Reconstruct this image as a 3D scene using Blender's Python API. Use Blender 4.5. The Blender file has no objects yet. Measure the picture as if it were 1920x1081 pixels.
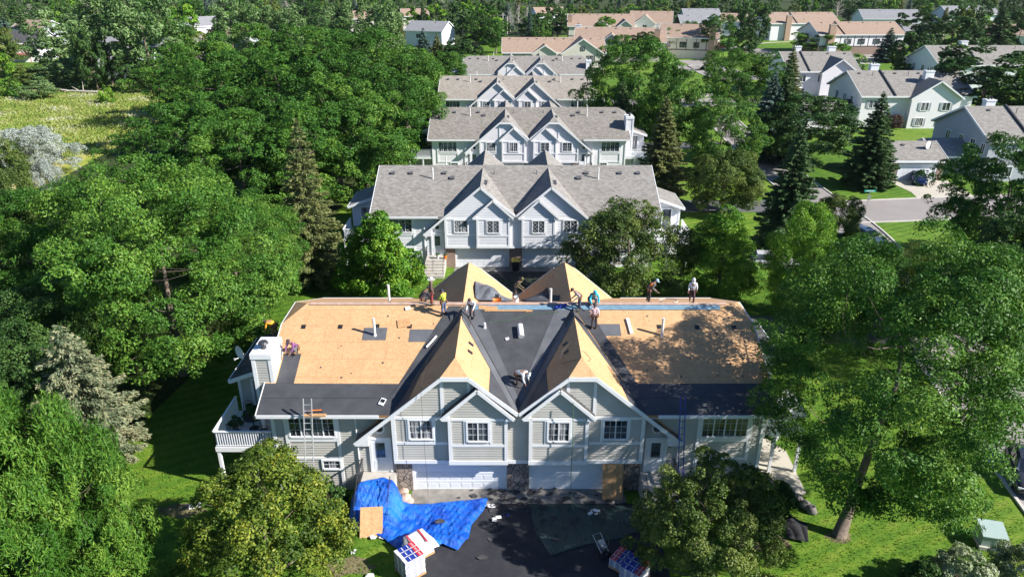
import bpy, bmesh, math, random
import numpy as np
from mathutils import Matrix, Vector
C = bpy.context.scene.collection
R_ = math.radians
# ------------------------------------------------------------------ camera, light
F_PX = 1350.0; CAMH = 26.5; CAMY = -31.35
PITCH = math.atan(605/1350.0)
cd = bpy.data.cameras.new('camera'); cam = bpy.data.objects.new('camera', cd); C.objects.link(cam)
cam.location = (0, CAMY, CAMH); cam.rotation_euler = (math.pi/2-PITCH, 0, 0)
cd.sensor_width = 36; cd.lens = 36*F_PX/1920; cd.clip_end = 3000; cd.clip_start = .5
bpy.context.scene.camera = cam
SUNV = Vector((1.22, -.42, .86)).normalized()
W = bpy.data.worlds.new('World'); bpy.context.scene.world = W; W.use_nodes = True
nt = W.node_tree; bg = nt.nodes['Background']
sky = nt.nodes.new('ShaderNodeTexSky'); sky.sky_type = 'NISHITA'; sky.sun_disc = False
sky.sun_elevation = math.asin(SUNV.z); sky.sun_rotation = math.atan2(SUNV.x, SUNV.y)
sky.air_density = 1.0; sky.dust_density = .2; sky.ozone_density = 3.0; sky.altitude = 100
mx_ = nt.nodes.new('ShaderNodeMix'); mx_.data_type = 'RGBA'; mx_.blend_type = 'MULTIPLY'; mx_.inputs[0].default_value = 1
mx_.inputs[7].default_value = (.70, .90, 1.12, 1); nt.links.new(sky.outputs[0], mx_.inputs[6]); nt.links.new(mx_.outputs[2], bg.inputs[0])
bg.inputs[1].default_value = .054
sl = bpy.data.lights.new('sun', 'SUN'); sl.energy = 4.5; sl.angle = R_(.53); sl.color = (1, .955, .90)
so = bpy.data.objects.new('sun', sl); C.objects.link(so)
so.rotation_euler = SUNV.to_track_quat('Z', 'Y').to_euler()
sc = bpy.context.scene
sc.view_settings.view_transform = 'Standard'; sc.view_settings.look = 'None'
sc.view_settings.exposure = 1.08; sc.view_settings.gamma = 1
# ------------------------------------------------------------------ picture to ground helpers
_c, _s = math.cos(PITCH), math.sin(PITCH)
def ray(px, py):
    u = (px-960)/F_PX; v = (py-540)/F_PX
    return (u, _c-v*_s, -_s-v*_c)
def gp(px, py, z=0.0):
    r = ray(px, py); t = (z-CAMH)/r[2]
    return (r[0]*t, CAMY+r[1]*t)
def yp(px, py, y):
    r = ray(px, py); t = (y-CAMY)/r[1]
    return (r[0]*t, CAMH+r[2]*t)
def pl(px, py, a, b, c):            # plane z=a+bx+cy
    r = ray(px, py); t = (a+c*CAMY-CAMH)/(r[2]-b*r[0]-c*r[1])
    return (r[0]*t, CAMY+r[1]*t, CAMH+r[2]*t)
def depth(y, z): return (y-CAMY)*_c+(CAMH-z)*_s
# ------------------------------------------------------------------ mesh builder
class MB:
    def __init__(s, xf=None): s.v = []; s.f = []; s.ch = []; s.xf = xf or Matrix.Identity(4); s.sm = False
    def add(s, vs, fs):
        o = len(s.v); s.ch.append((len(s.f), len(fs)))
        s.v += [tuple(s.xf @ Vector(v)) for v in vs]; s.f += [tuple(i+o for i in f) for f in fs]
        return s
    def box(s, x0, x1, y0, y1, z0, z1):
        return s.add([(x0,y0,z0),(x1,y0,z0),(x1,y1,z0),(x0,y1,z0),(x0,y0,z1),(x1,y0,z1),(x1,y1,z1),(x0,y1,z1)],
            [(0,3,2,1),(4,5,6,7),(0,1,5,4),(1,2,6,5),(2,3,7,6),(3,0,4,7)])
    def obox(s, c, size, rz=0, rx=0, ry=0):
        m = Matrix.Translation(c) @ Matrix.Rotation(rz,4,'Z') @ Matrix.Rotation(rx,4,'X') @ Matrix.Rotation(ry,4,'Y')
        a, b, d = (k/2 for k in size)
        p = [m @ Vector(q) for q in [(-a,-b,-d),(a,-b,-d),(a,b,-d),(-a,b,-d),(-a,-b,d),(a,-b,d),(a,b,d),(-a,b,d)]]
        return s.add(p, [(0,3,2,1),(4,5,6,7),(0,1,5,4),(1,2,6,5),(2,3,7,6),(3,0,4,7)])
    def poly(s, pts): return s.add(pts, [tuple(range(len(pts)))])
    def slab(s, pts, th):            # polygon pushed down along z
        n = len(pts)
        return s.add(list(pts)+[(p[0],p[1],p[2]-th) for p in pts],
            [tuple(range(n)), tuple(range(2*n-1,n-1,-1))]+[(i,i+n,(i+1)%n+n,(i+1)%n) for i in range(n)])
    def beam(s, a, b, w, h, up=(0,0,1)):     # rectangular bar, w sideways, h along up, centred
        a = Vector(a); b = Vector(b); d = (b-a).normalized(); u = Vector(up)
        sd = d.cross(u).normalized()*w/2; u2 = sd.cross(d).normalized()*h/2
        p = [a-sd-u2,a+sd-u2,a+sd+u2,a-sd+u2,b-sd-u2,b+sd-u2,b+sd+u2,b-sd+u2]
        return s.add(p, [(0,1,2,3),(7,6,5,4),(0,4,5,1),(1,5,6,2),(2,6,7,3),(3,7,4,0)])
    def tube(s, pts, rs, n=6, cap=True):
        pts = [Vector(p) for p in pts]
        if not hasattr(rs, '__len__'): rs = [rs]*len(pts)
        vs = []; fs = []
        for i, p in enumerate(pts):
            d = (pts[min(i+1,len(pts)-1)]-pts[max(i-1,0)]).normalized()
            a = Vector((0,0,1)) if abs(d.z) < .9 else Vector((1,0,0))
            u = d.cross(a).normalized(); w = d.cross(u)
            for k in range(n):
                t = 2*math.pi*k/n; vs.append(p+(u*math.cos(t)+w*math.sin(t))*rs[i])
        for i in range(len(pts)-1):
            for k in range(n):
                k2 = (k+1)%n; fs.append((i*n+k,i*n+k2,(i+1)*n+k2,(i+1)*n+k))
        if cap: fs.append(tuple(range(n))); fs.append(tuple(range(len(pts)*n-1,(len(pts)-1)*n-1,-1)))
        return s.add(vs, fs)
    def ball(s, c, r, n=8, m=6, jit=0, rnd=None):
        vs = []; fs = []
        if not hasattr(r, '__len__'): r = (r,r,r)
        for i in range(m+1):
            th = math.pi*i/m
            for k in range(n):
                ph = 2*math.pi*k/n; j = 1+(rnd.uniform(-jit,jit) if rnd else 0)
                vs.append((c[0]+r[0]*math.sin(th)*math.cos(ph)*j, c[1]+r[1]*math.sin(th)*math.sin(ph)*j, c[2]+r[2]*math.cos(th)*j))
        for i in range(m):
            for k in range(n): fs.append((i*n+k,(i+1)*n+k,(i+1)*n+(k+1)%n,i*n+(k+1)%n))
        return s.add(vs, fs)
    def build(s, name, mat, parent=None, smooth=False, loc=None):
        me = bpy.data.meshes.new(name); me.from_pydata(s.v, [], s.f); me.validate(); me.update()
        me.materials.append(mat)
        if smooth or s.sm: me.shade_smooth()
        o = bpy.data.objects.new(name, me); C.objects.link(o)
        if parent: o.parent = parent
        if loc: o.location = loc
        return o
def sided(mb, name, mat, parent):        # one object for each side of the house
    for sg in (-1, 1):
        m_ = MB()
        for f0, n in mb.ch:
            fs = mb.f[f0:f0+n]; ids = sorted({i for f in fs for i in f}); cx = sum(mb.v[i][0] for i in ids)/len(ids)
            if (cx < -1e-6) == (sg < 0):
                k = {i: j for j, i in enumerate(ids)}; m_.add([mb.v[i] for i in ids], [tuple(k[i] for i in f) for f in fs])
        if m_.v: m_.build(name, mat, parent)
def tag(o, label=None, cat=None, group=None, kind=None):
    if label: o['label'] = label
    if cat: o['category'] = cat
    if group: o['group'] = group
    if kind: o['kind'] = kind
    return o
def thing(name, label, cat, loc=(0,0,0), rz=0, group=None):
    o = bpy.data.objects.new(name, None); C.objects.link(o); o.location = loc; o.rotation_euler = (0,0,rz)
    o.empty_display_size = .5
    return tag(o, label, cat, group)
def struct(name, mb, mat): return tag(mb.build(name, mat), kind='structure')
# ------------------------------------------------------------------ materials
def newmat(name):
    m = bpy.data.materials.new(name); m.use_nodes = True
    b = m.node_tree.nodes['Principled BSDF']; return m, m.node_tree, b
def N(t, typ, **k):
    n = t.nodes.new(typ)
    for a, v in k.items(): setattr(n, a, v)
    return n
def L(t, a, b): t.links.new(a, b)
def ramp(t, fac, stops):
    r = N(t, 'ShaderNodeValToRGB'); e = r.color_ramp.elements
    e[0].position, e[0].color = stops[0][0], (*stops[0][1], 1); e[1].position, e[1].color = stops[-1][0], (*stops[-1][1], 1)
    for p, c in stops[1:-1]: q = e.new(p); q.color = (*c, 1)
    L(t, fac, r.inputs[0]); return r.outputs[0]
def coords(t, kind='Object', scale=(1,1,1), rot=(0,0,0)):
    tc = N(t, 'ShaderNodeTexCoord'); mp = N(t, 'ShaderNodeMapping'); mp.inputs['Scale'].default_value = scale
    mp.inputs['Rotation'].default_value = rot
    L(t, tc.outputs[kind], mp.inputs[0]); return mp.outputs[0]
def noise(t, co, sc_, det=4, rough=.55):
    n = N(t, 'ShaderNodeTexNoise'); n.inputs['Scale'].default_value = sc_; n.inputs['Detail'].default_value = det
    n.inputs['Roughness'].default_value = rough; L(t, co, n.inputs['Vector']); return n.outputs['Fac']
def mixc(t, f, a, b, mode='MIX'):
    m = N(t, 'ShaderNodeMix', data_type='RGBA', blend_type=mode)
    for i, v in ((0, f), (6, a), (7, b)):
        if hasattr(v, 'is_output') or isinstance(v, bpy.types.NodeSocket): L(t, v, m.inputs[i])
        elif i == 0: m.inputs[0].default_value = v
        else: m.inputs[i].default_value = (*v, 1)
    return m.outputs[2]
def bump(t, b, h, strength=.4, dist=.02):
    n = N(t, 'ShaderNodeBump'); n.inputs['Strength'].default_value = strength; n.inputs['Distance'].default_value = dist
    L(t, h, n.inputs['Height']); L(t, n.outputs[0], b.inputs['Normal'])
def plain(name, col, rough=.6, var=.12, sc_=3, metal=0, spec=.5, bmp=0):
    m, t, b = newmat(name); co = coords(t)
    n = noise(t, co, sc_, 5)
    lo = tuple(c*(1-var) for c in col); hi = tuple(min(1, c*(1+var)) for c in col)
    L(t, ramp(t, n, [(.3, lo), (.7, hi)]), b.inputs['Base Color'])
    b.inputs['Roughness'].default_value = rough; b.inputs['Metallic'].default_value = metal
    b.inputs['Specular IOR Level'].default_value = spec
    if bmp: bump(t, b, noise(t, co, sc_*8, 4), bmp, .02)
    return m
M = {}
M['trim'] = plain('white_trim', (.80,.81,.82), .45, .04)
M['siding'] = plain('sage_siding', (.48,.465,.425), .55, .10, .9)
M['siding2'] = plain('pale_siding', (.74,.75,.77), .55, .04, 1.2)
M['siding3'] = plain('white_siding', (.80,.775,.795), .55, .03, 1.2)
M['greysiding'] = plain('grey_siding', (.40,.42,.46), .55, .05, 1)
M['tansiding'] = plain('cream_siding', (.62,.58,.50), .6, .06, 1)
M['brown'] = plain('dark_brown_trim', (.06,.045,.04), .6)
M['door'] = plain('white_door', (.78,.80,.82), .35, .03)
M['chim'] = plain('brick_tan', (.42,.28,.20), .8, .2, 9)
M['concrete'] = plain('concrete', (.46,.43,.38), .85, .15, 2.5, bmp=.2)
M['pale_concrete'] = plain('pale_concrete', (.55,.52,.46), .85, .1, 1)
M['apron'] = plain('shade_darkened_concrete', (.24,.225,.20), .85, .3, 1.6, bmp=.2)  # concrete colour darkened to stand in for shade before the garages
M['black'] = plain('black_rubber', (.02,.02,.022), .5)
M['dark'] = plain('dark_metal', (.05,.05,.055), .45)
M['steel'] = plain('galvanised_steel', (.55,.56,.58), .35, .1, 6, metal=.7)
M['alu'] = plain('aluminium', (.7,.71,.72), .35, .05, 6, metal=.6)
M['pvc'] = plain('white_pvc', (.75,.73,.70), .5, .1, 6)
M['ventgrey'] = plain('grey_vent', (.10,.10,.105), .6)
M['felt'] = plain('roof_felt', (.058,.060,.066), .62, .22, 1.6, bmp=.15)
M['felt_lt'] = plain('ice_shield', (.115,.12,.13), .5, .18, 1.2, bmp=.12)
M['felt_blue'] = plain('blue_membrane', (.16,.27,.35), .5, .15, 3)
M['plank'] = plain('weathered_plank', (.46,.32,.25), .8, .2, 3)
M['wrapw'] = plain('white_wrap', (.75,.74,.74), .35, .08, 5, bmp=.4)
M['wrapb'] = plain('blue_wrap', (.02,.045,.30), .35, .15, 5)
M['wrapr'] = plain('red_wrap', (.52,.03,.05), .35, .15, 5)
M['orange'] = plain('orange_plastic', (.8,.2,.03), .5)
M['red_deck'] = plain('red_deck', (.35,.14,.10), .7)
M['green_box'] = plain('pale_green_steel', (.36,.46,.42), .4, .06, 2)
M['netting'] = plain('black_netting', (.015,.015,.017), .8, .3, 9, bmp=.6)
M['stone_grey'] = plain('field_stone', (.17,.155,.145), .85, .35, 3, bmp=.5)
M['stone_pink'] = plain('pink_stone', (.50,.36,.28), .85, .3, 3, bmp=.5)
M['hose'] = plain('green_hose', (.06,.16,.07), .5)
M['rope'] = plain('pale_rope', (.65,.6,.5), .8)
def shingles(name, c1, c2, c3, turn=0):
    m, t, b = newmat(name); co = coords(t, 'Object', (1,1,1), (0,0,R_(turn)))
    br = N(t, 'ShaderNodeTexBrick'); br.inputs['Scale'].default_value = 1
    for k, v in (('Brick Width', .33), ('Row Height', .16), ('Mortar Size', .012), ('Bias', .0)): br.inputs[k].default_value = v
    br.inputs['Color1'].default_value = (0,0,0,1); br.inputs['Color2'].default_value = (1,1,1,1); br.inputs['Mortar'].default_value = (.1,.1,.1,1)
    L(t, co, br.inputs['Vector'])
    n2 = noise(t, coords(t, 'Object'), 1.6, 8, .75)
    f = mixc(t, .5, br.outputs['Color'], n2)
    L(t, ramp(t, f, [(.2, c1), (.5, c2), (.8, c3)]), b.inputs['Base Color'])
    b.inputs['Roughness'].default_value = .9
    bump(t, b, br.outputs['Fac'], .25, .01); return m
M['shingle'] = shingles('grey_brown_shingles', (.172,.160,.142), (.245,.228,.205), (.315,.296,.270))
M['shingle_b'] = shingles('weathered_shingles', (.155,.14,.12), (.225,.205,.18), (.30,.275,.24))
M['shingle_c'] = shingles('pale_shingles', (.215,.19,.16), (.29,.26,.22), (.36,.33,.285))
M['shingle_g'] = shingles('grey_brown_gable_shingles', (.172,.160,.142), (.245,.228,.205), (.315,.296,.270), 90)
M['shingle_tan'] = shingles('tan_shingles', (.27,.185,.135), (.335,.24,.175), (.40,.295,.225))
M['shingle_dark'] = shingles('dark_shingles', (.035,.035,.04), (.06,.058,.06), (.11,.105,.10))
M['shingle_grey'] = shingles('grey_shingles', (.19,.19,.20), (.25,.25,.26), (.31,.31,.32))
def osb(name, tint=(1,1,1)):
    m, t, b = newmat(name); co = coords(t)
    v = N(t, 'ShaderNodeTexVoronoi'); v.inputs['Scale'].default_value = 13; L(t, coords(t, 'Object', (1,1.7,1), (0,0,.5)), v.inputs['Vector'])
    n = noise(t, co, 1.2, 6, .65); n2 = noise(t, co, 22, 3)
    f = mixc(t, .45, v.outputs['Color'], n); f = mixc(t, .3, f, n2)
    cs = [tuple(a*b_ for a, b_ in zip(c, tint)) for c in ((.50,.275,.12), (.59,.35,.17), (.66,.43,.23))]
    base = ramp(t, f, [(.3, cs[0]), (.5, cs[1]), (.72, cs[2])])
    br = N(t, 'ShaderNodeTexBrick'); br.offset = .5
    for k, q in (('Scale', 1), ('Brick Width', 2.44), ('Row Height', 1.12), ('Mortar Size', .008)): br.inputs[k].default_value = q
    br.inputs['Color1'].default_value = (.93,.93,.93,1); br.inputs['Color2'].default_value = (1,1,1,1); br.inputs['Mortar'].default_value = (.55,.5,.45,1)
    L(t, co, br.inputs['Vector'])
    base = mixc(t, 1.0, base, br.outputs['Color'], 'MULTIPLY')
    L(t, base, b.inputs['Base Color']); b.inputs['Roughness'].default_value = .75; bump(t, b, n2, .15, .01)
    return m
M['osb'] = osb('strand_board')
M['osb_old'] = osb('aged_strand_board', (.92,.88,.82))
m, t, b = newmat('glass_pane'); b.inputs['Base Color'].default_value = (.035,.045,.055,1); b.inputs['Roughness'].default_value = .06
b.inputs['Specular IOR Level'].default_value = .8
L(t, ramp(t, noise(t, coords(t), .9, 2), [(.42, (.015,.02,.03)), (.6, (.10,.12,.14))]), b.inputs['Base Color']); M['glass'] = m
m, t, b = newmat('curtained_glass'); b.inputs['Roughness'].default_value = .12
L(t, ramp(t, noise(t, coords(t, 'Object', (6,1,.6)), 1.0, 2), [(.45, (.03,.04,.05)), (.55, (.33,.33,.34))]), b.inputs['Base Color']); M['curtain'] = m
def stone(name, cs, sc_=3.2, mort=(.05,.045,.04)):
    m, t, b = newmat(name); co = coords(t)
    v = N(t, 'ShaderNodeTexVoronoi'); v.inputs['Scale'].default_value = sc_; L(t, co, v.inputs['Vector'])
    e = N(t, 'ShaderNodeTexVoronoi', feature='DISTANCE_TO_EDGE'); e.inputs['Scale'].default_value = sc_; L(t, co, e.inputs['Vector'])
    sp = N(t, 'ShaderNodeSeparateColor'); L(t, v.outputs['Color'], sp.inputs[0])
    base = ramp(t, sp.outputs[0], [(0, cs[0]), (.5, cs[1]), (1, cs[2])])
    base = mixc(t, .35, base, ramp(t, noise(t, co, 9, 5), [(.3, cs[0]), (.7, cs[2])]))
    edge = ramp(t, e.outputs[0], [(.02, (0,0,0)), (.07, (1,1,1))])
    L(t, mixc(t, edge, mort, base), b.inputs['Base Color']); b.inputs['Roughness'].default_value = .85
    bump(t, b, edge, .7, .04); return m
M['stone'] = stone('stone_veneer', ((.12,.09,.08), (.27,.22,.19), (.42,.35,.31)))
def brick(name, c1, c2, mo=(.4,.37,.33)):
    m, t, b = newmat(name); br = N(t, 'ShaderNodeTexBrick')
    for k, q in (('Scale', 1), ('Brick Width', .24), ('Row Height', .085), ('Mortar Size', .01)): br.inputs[k].default_value = q
    br.inputs['Color1'].default_value = (*c1,1); br.inputs['Color2'].default_value = (*c2,1); br.inputs['Mortar'].default_value = (*mo,1)
    L(t, coords(t, 'Object', (1,1,1), (R_(90),0,0)), br.inputs['Vector']); L(t, br.outputs['Color'], b.inputs['Base Color'])
    b.inputs['Roughness'].default_value = .85; return m
M['brick'] = brick('brown_brick', (.28,.15,.10), (.16,.09,.07))
def leafmat(name, stops, rough=.5, trans=.15, spec=.2):
    m, t, b = newmat(name); at = N(t, 'ShaderNodeAttribute', attribute_name='rnd')
    oi = N(t, 'ShaderNodeObjectInfo')
    ad = N(t, 'ShaderNodeMath', operation='MULTIPLY_ADD'); L(t, oi.outputs['Random'], ad.inputs[0]); ad.inputs[1].default_value = .40
    sb = N(t, 'ShaderNodeMath', operation='SUBTRACT'); L(t, at.outputs['Fac'], sb.inputs[0]); sb.inputs[1].default_value = .20
    L(t, sb.outputs[0], ad.inputs[2])
    col = ramp(t, ad.outputs[0], stops)
    L(t, col, b.inputs['Base Color']); b.inputs['Roughness'].default_value = rough; b.inputs['Specular IOR Level'].default_value = spec
    tr = N(t, 'ShaderNodeBsdfTranslucent'); L(t, mixc(t, 1, col, (1.0,1.0,.45), 'MULTIPLY'), tr.inputs[0])
    mx = N(t, 'ShaderNodeMixShader'); mx.inputs[0].default_value = trans
    out = t.nodes['Material Output']; L(t, b.outputs[0], mx.inputs[1]); L(t, tr.outputs[0], mx.inputs[2]); L(t, mx.outputs[0], out.inputs[0])
    return m
M['ash'] = leafmat('ash_leaves', [(0,(0.028,0.090,0.010)), (.5,(0.056,0.151,0.019)), (.85,(0.092,0.205,0.026)), (1,(0.147,0.265,0.035))])
M['maple'] = leafmat('maple_leaves', [(0,(0.054,0.153,0.012)), (.5,(0.102,0.242,0.020)), (1,(0.227,0.382,0.035))])
M['willow'] = leafmat('willow_leaves', [(0,(0.039,0.115,0.013)), (.5,(0.078,0.183,0.021)), (1,(0.182,0.297,0.041))])
M['crab_y'] = leafmat('yellowing_leaves', [(0,(0.049,0.095,0.015)), (.4,(0.107,0.170,0.022)), (.8,(0.232,0.284,0.035)), (1,(0.340,0.317,0.040))], .5, .25)
M['crab'] = leafmat('olive_leaves', [(0,(0.050,0.095,0.021)), (.5,(0.107,0.166,0.034)), (1,(0.230,0.275,0.067))], .5, .25)
M['dark'+'leaf'] = leafmat('dark_leaves', [(0,(0.022,0.060,0.013)), (.5,(0.043,0.102,0.021)), (1,(0.086,0.162,0.037))])
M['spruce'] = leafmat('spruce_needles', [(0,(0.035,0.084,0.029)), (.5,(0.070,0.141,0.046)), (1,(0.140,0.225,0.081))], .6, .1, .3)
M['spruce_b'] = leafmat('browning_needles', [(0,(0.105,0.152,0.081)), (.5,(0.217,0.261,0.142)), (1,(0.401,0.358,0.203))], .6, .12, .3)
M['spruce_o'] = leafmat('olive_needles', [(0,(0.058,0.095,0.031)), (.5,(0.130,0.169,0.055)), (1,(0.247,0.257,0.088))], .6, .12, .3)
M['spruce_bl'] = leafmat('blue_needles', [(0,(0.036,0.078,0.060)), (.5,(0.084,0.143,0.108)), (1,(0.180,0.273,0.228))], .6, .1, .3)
M['silver'] = leafmat('silver_leaves', [(0,(0.242,0.289,0.256)), (.5,(0.363,0.413,0.380)), (1,(0.501,0.545,0.512))], .5, .25)
M['pale'] = leafmat('variegated_leaves', [(0,(.12,.19,.08)), (.5,(.26,.33,.17)), (1,(.48,.52,.36))], .5, .25)
M['greywillow'] = leafmat('greygreen_leaves', [(0,(0.063,0.135,0.037)), (.5,(0.128,0.222,0.069)), (1,(0.241,0.351,0.138))])
M['plum'] = leafmat('purple_leaves', [(0,(.05,.03,.03)), (.5,(.10,.06,.05)), (1,(.17,.11,.09))])
M['bark'] = plain('bark', (.17,.13,.10), .9, .35, 5, bmp=.8)
M['bark_pale'] = plain('pale_bark', (.48,.44,.38), .9, .2, 5)
M['bark_dark'] = plain('dark_bark', (.07,.055,.045), .9, .3, 5)
def groundmat(name, stops, big=.05, mid=.6, fine=9, rough=.9, bmp=.6, stripes=0):
    m, t, b = newmat(name); co = coords(t)
    n1 = noise(t, co, big, 5, .6); n2 = noise(t, co, mid, 6, .7); n3 = noise(t, co, fine, 4, .7)
    f = mixc(t, .5, n1, n2); f = mixc(t, .35, f, n3)
    if stripes:
        w = N(t, 'ShaderNodeTexWave'); w.inputs['Scale'].default_value = stripes; w.inputs['Distortion'].default_value = 1.2
        w.inputs['Detail'].default_value = 2; w.inputs['Detail Scale'].default_value = .3
        L(t, coords(t, 'Object', (1,1,1), (0,0,R_(62))), w.inputs['Vector']); f = mixc(t, .06, f, w.outputs['Fac'])
    L(t, ramp(t, f, stops), b.inputs['Base Color']); b.inputs['Roughness'].default_value = rough
    b.inputs['Specular IOR Level'].default_value = .2
    bump(t, b, n3, bmp, .06); return m
M['lawn'] = groundmat('lawn_grass', [(.36,(0.031,0.083,0.010)), (.44,(0.062,0.144,0.013)), (.50,(0.095,0.190,0.016)), (.56,(0.146,0.230,0.022)), (.64,(0.269,0.276,0.070))], stripes=.35)
M['meadow'] = groundmat('meadow_grass', [(.36,(0.119,0.206,0.022)), (.44,(0.236,0.291,0.038)), (.49,(0.355,0.364,0.065)), (.53,(0.473,0.388,0.130)), (.575,(0.685,0.678,0.455))], .03, .25, 2.5)
M['soil'] = groundmat('bare_soil', [(.3,(.07,.085,.03)), (.5,(.16,.14,.07)), (.7,(.30,.24,.15))], .5, 2, 12)
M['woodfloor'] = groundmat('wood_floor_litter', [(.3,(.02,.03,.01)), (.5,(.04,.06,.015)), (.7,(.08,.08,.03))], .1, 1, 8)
M['asphalt'] = groundmat('sealed_asphalt', [(.38,(.024,.025,.030)), (.5,(.037,.038,.044)), (.62,(.058,.057,.06))], .35, 2.2, 40, .75, .15)
M['street'] = groundmat('pale_asphalt', [(.3,(.24,.22,.20)), (.5,(.30,.275,.26)), (.7,(.36,.33,.31))], .06, .4, 12, .85, .1)
M['lane'] = groundmat('grey_asphalt', [(.3,(.10,.10,.105)), (.5,(.125,.125,.13)), (.7,(.15,.15,.155))], .06, .5, 14, .85, .1)
M['walk'] = groundmat('walk_concrete', [(.3,(.42,.38,.31)), (.5,(.50,.46,.38)), (.7,(.58,.53,.45))], .3, 1, 9, .85, .1)
def tarpmat(name, c1, c2, rough):
    m, t, b = newmat(name); co = coords(t)
    L(t, ramp(t, noise(t, co, .7, 4), [(.35, c1), (.65, c2)]), b.inputs['Base Color']); b.inputs['Roughness'].default_value = rough
    bump(t, b, noise(t, coords(t, 'Object', (1,.4,1), (0,0,.6)), 5, 6, .7), 1, .12); return m
M['grass'] = leafmat('grass_blades', [(0,(0.033,0.098,0.010)), (.5,(0.083,0.178,0.015)), (.9,(0.165,0.241,0.030)), (1,(0.286,0.287,0.090))], .7, .3, .15)
M['tallgrass'] = leafmat('tall_grass_blades', [(0,(0.123,0.220,0.039)), (.5,(0.257,0.330,0.078)), (.8,(0.380,0.400,0.182)), (1,(0.589,0.600,0.598))], .8, .3, .1)
M['tarp_b'] = tarpmat('blue_tarp', (.003,.07,.48), (.008,.17,.75), .33)
M['tarp_g'] = tarpmat('dark_green_tarp', (.02,.045,.045), (.04,.075,.07), .35)
M['tarp_k'] = tarpmat('grey_membrane', (.10,.11,.12), (.22,.23,.25), .4)
def fabric(name, col): return plain(name, col, .85, .15, 12)
# ------------------------------------------------------------------ walls, windows, boards
def clip(poly, k, lim, keep_above):
    out = []
    n = len(poly)
    for i in range(n):
        a, b = poly[i], poly[(i+1)%n]
        ia = (a[k] >= lim) if keep_above else (a[k] <= lim); ib = (b[k] >= lim) if keep_above else (b[k] <= lim)
        if ia: out.append(a)
        if ia != ib:
            t = (lim-a[k])/(b[k]-a[k]); out.append(tuple(a[j]+t*(b[j]-a[j]) for j in range(2)))
    return out
def lapwall(mb, org, u, poly, lap=.155, out=.034):
    """vertical wall: poly of (s,z); org, u horizontal unit vector; outward = u x z ; clapboards as real wedges"""
    u = Vector(u); n = u.cross(Vector((0,0,1))); org = Vector(org)
    P = lambda s, z, o: org+u*s+Vector((0,0,z))+n*o
    if not lap: mb.poly([P(s, z, 0) for s, z in poly]); return
    z0 = min(p[1] for p in poly); z1 = max(p[1] for p in poly); z = z0
    while z < z1-1e-4:
        zz = min(z+lap, z1); q = clip(clip(poly, 1, z, True), 1, zz, False)
        if len(q) >= 3:
            pts = [P(s, zq, out*(1-(zq-z)/lap)) for s, zq in q]
            mb.poly(pts)
            ss = [s for s, zq in q if abs(zq-z) < 1e-5]
            if len(ss) >= 2: mb.poly([P(min(ss), z, 0), P(max(ss), z, 0), P(max(ss), z, out), P(min(ss), z, out)])
        z += lap
def frame_xf(org, u):
    u = Vector(u).normalized(); n = u.cross(Vector((0,0,1)))
    m = Matrix(((u.x, -n.x, 0, org[0]), (u.y, -n.y, 0, org[1]), (0, 0, 1, org[2]), (0,0,0,1))); return m
# in that frame: x along wall, y INTO the wall (outside is -y), z up
WR = random.Random(3)
def window(par, org, u, w, h, panes=2, grid=(2,3), diamond=False, mat='trim', gl=None, fr=.09, label=None, shutters=None):
    gl = gl or WR.choice(['glass','glass','curtain'])
    xf = frame_xf(org, u); mb = MB(xf)
    mb.box(-w/2-fr, -w/2, -.07, .02, -fr, h+fr); mb.box(w/2, w/2+fr, -.07, .02, -fr, h+fr)
    mb.box(-w/2, w/2, -.07, .02, h, h+fr); mb.box(-w/2, w/2, -.09, .02, -fr, 0)
    pw = w/panes
    for i in range(1, panes): mb.box(-w/2+i*pw-.03, -w/2+i*pw+.03, -.055, .01, 0, h)
    g = .0065
    for i in range(panes):
        x0 = -w/2+i*pw
        if diamond:
            k = 3
            for j in range(-k, k+1):
                for sgn in (1, -1):
                    pts = []
                    for t_ in (0, 1):
                        pass
                    za = h*j/k; zb = za+sgn*h/k*1.0*pw/(h/k)*.9
                    xa, xb = x0, x0+pw
                    a_, b_ = (xa, za), (xb, zb)
                    q = []
                    dz = b_[1]-a_[1]
                    t0, t1 = 0., 1.
                    if dz > 0: t0 = max(0, (0-a_[1])/dz); t1 = min(1, (h-a_[1])/dz)
                    else: t0 = max(0, (h-a_[1])/dz); t1 = min(1, (0-a_[1])/dz)
                    if t1-t0 > .05: mb.beam((xa+pw*t0, -.03, a_[1]+dz*t0), (xa+pw*t1, -.03, a_[1]+dz*t1), .012, g*2, (0,-1,0))
        else:
            for a in range(1, grid[0]): mb.box(x0+pw*a/grid[0]-g, x0+pw*a/grid[0]+g, -.036, -.02, 0, h)
            for c in range(1, grid[1]): mb.box(x0, x0+pw, -.034, -.022, h*c/grid[1]-g, h*c/grid[1]+g)
    o = mb.build('window', M[mat], par)
    if label: o['label'] = label
    p = MB(xf); p.poly([(-w/2,-.015,0),(w/2,-.015,0),(w/2,-.015,h),(-w/2,-.015,h)]); p.build('pane', M[gl], o)
    if shutters:
        s = MB(xf)
        for sg in (-1, 1):
            x = sg*(w/2+fr+.2)
            s.box(x-.19, x+.19, -.05, .01, -.03, h+.03)
            for k in range(int(h/.12)): s.box(x-.15, x+.15, -.062, -.05, k*.12+.02, k*.12+.09)
        s.build('shutter', M[shutters], o)
    return o
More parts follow.
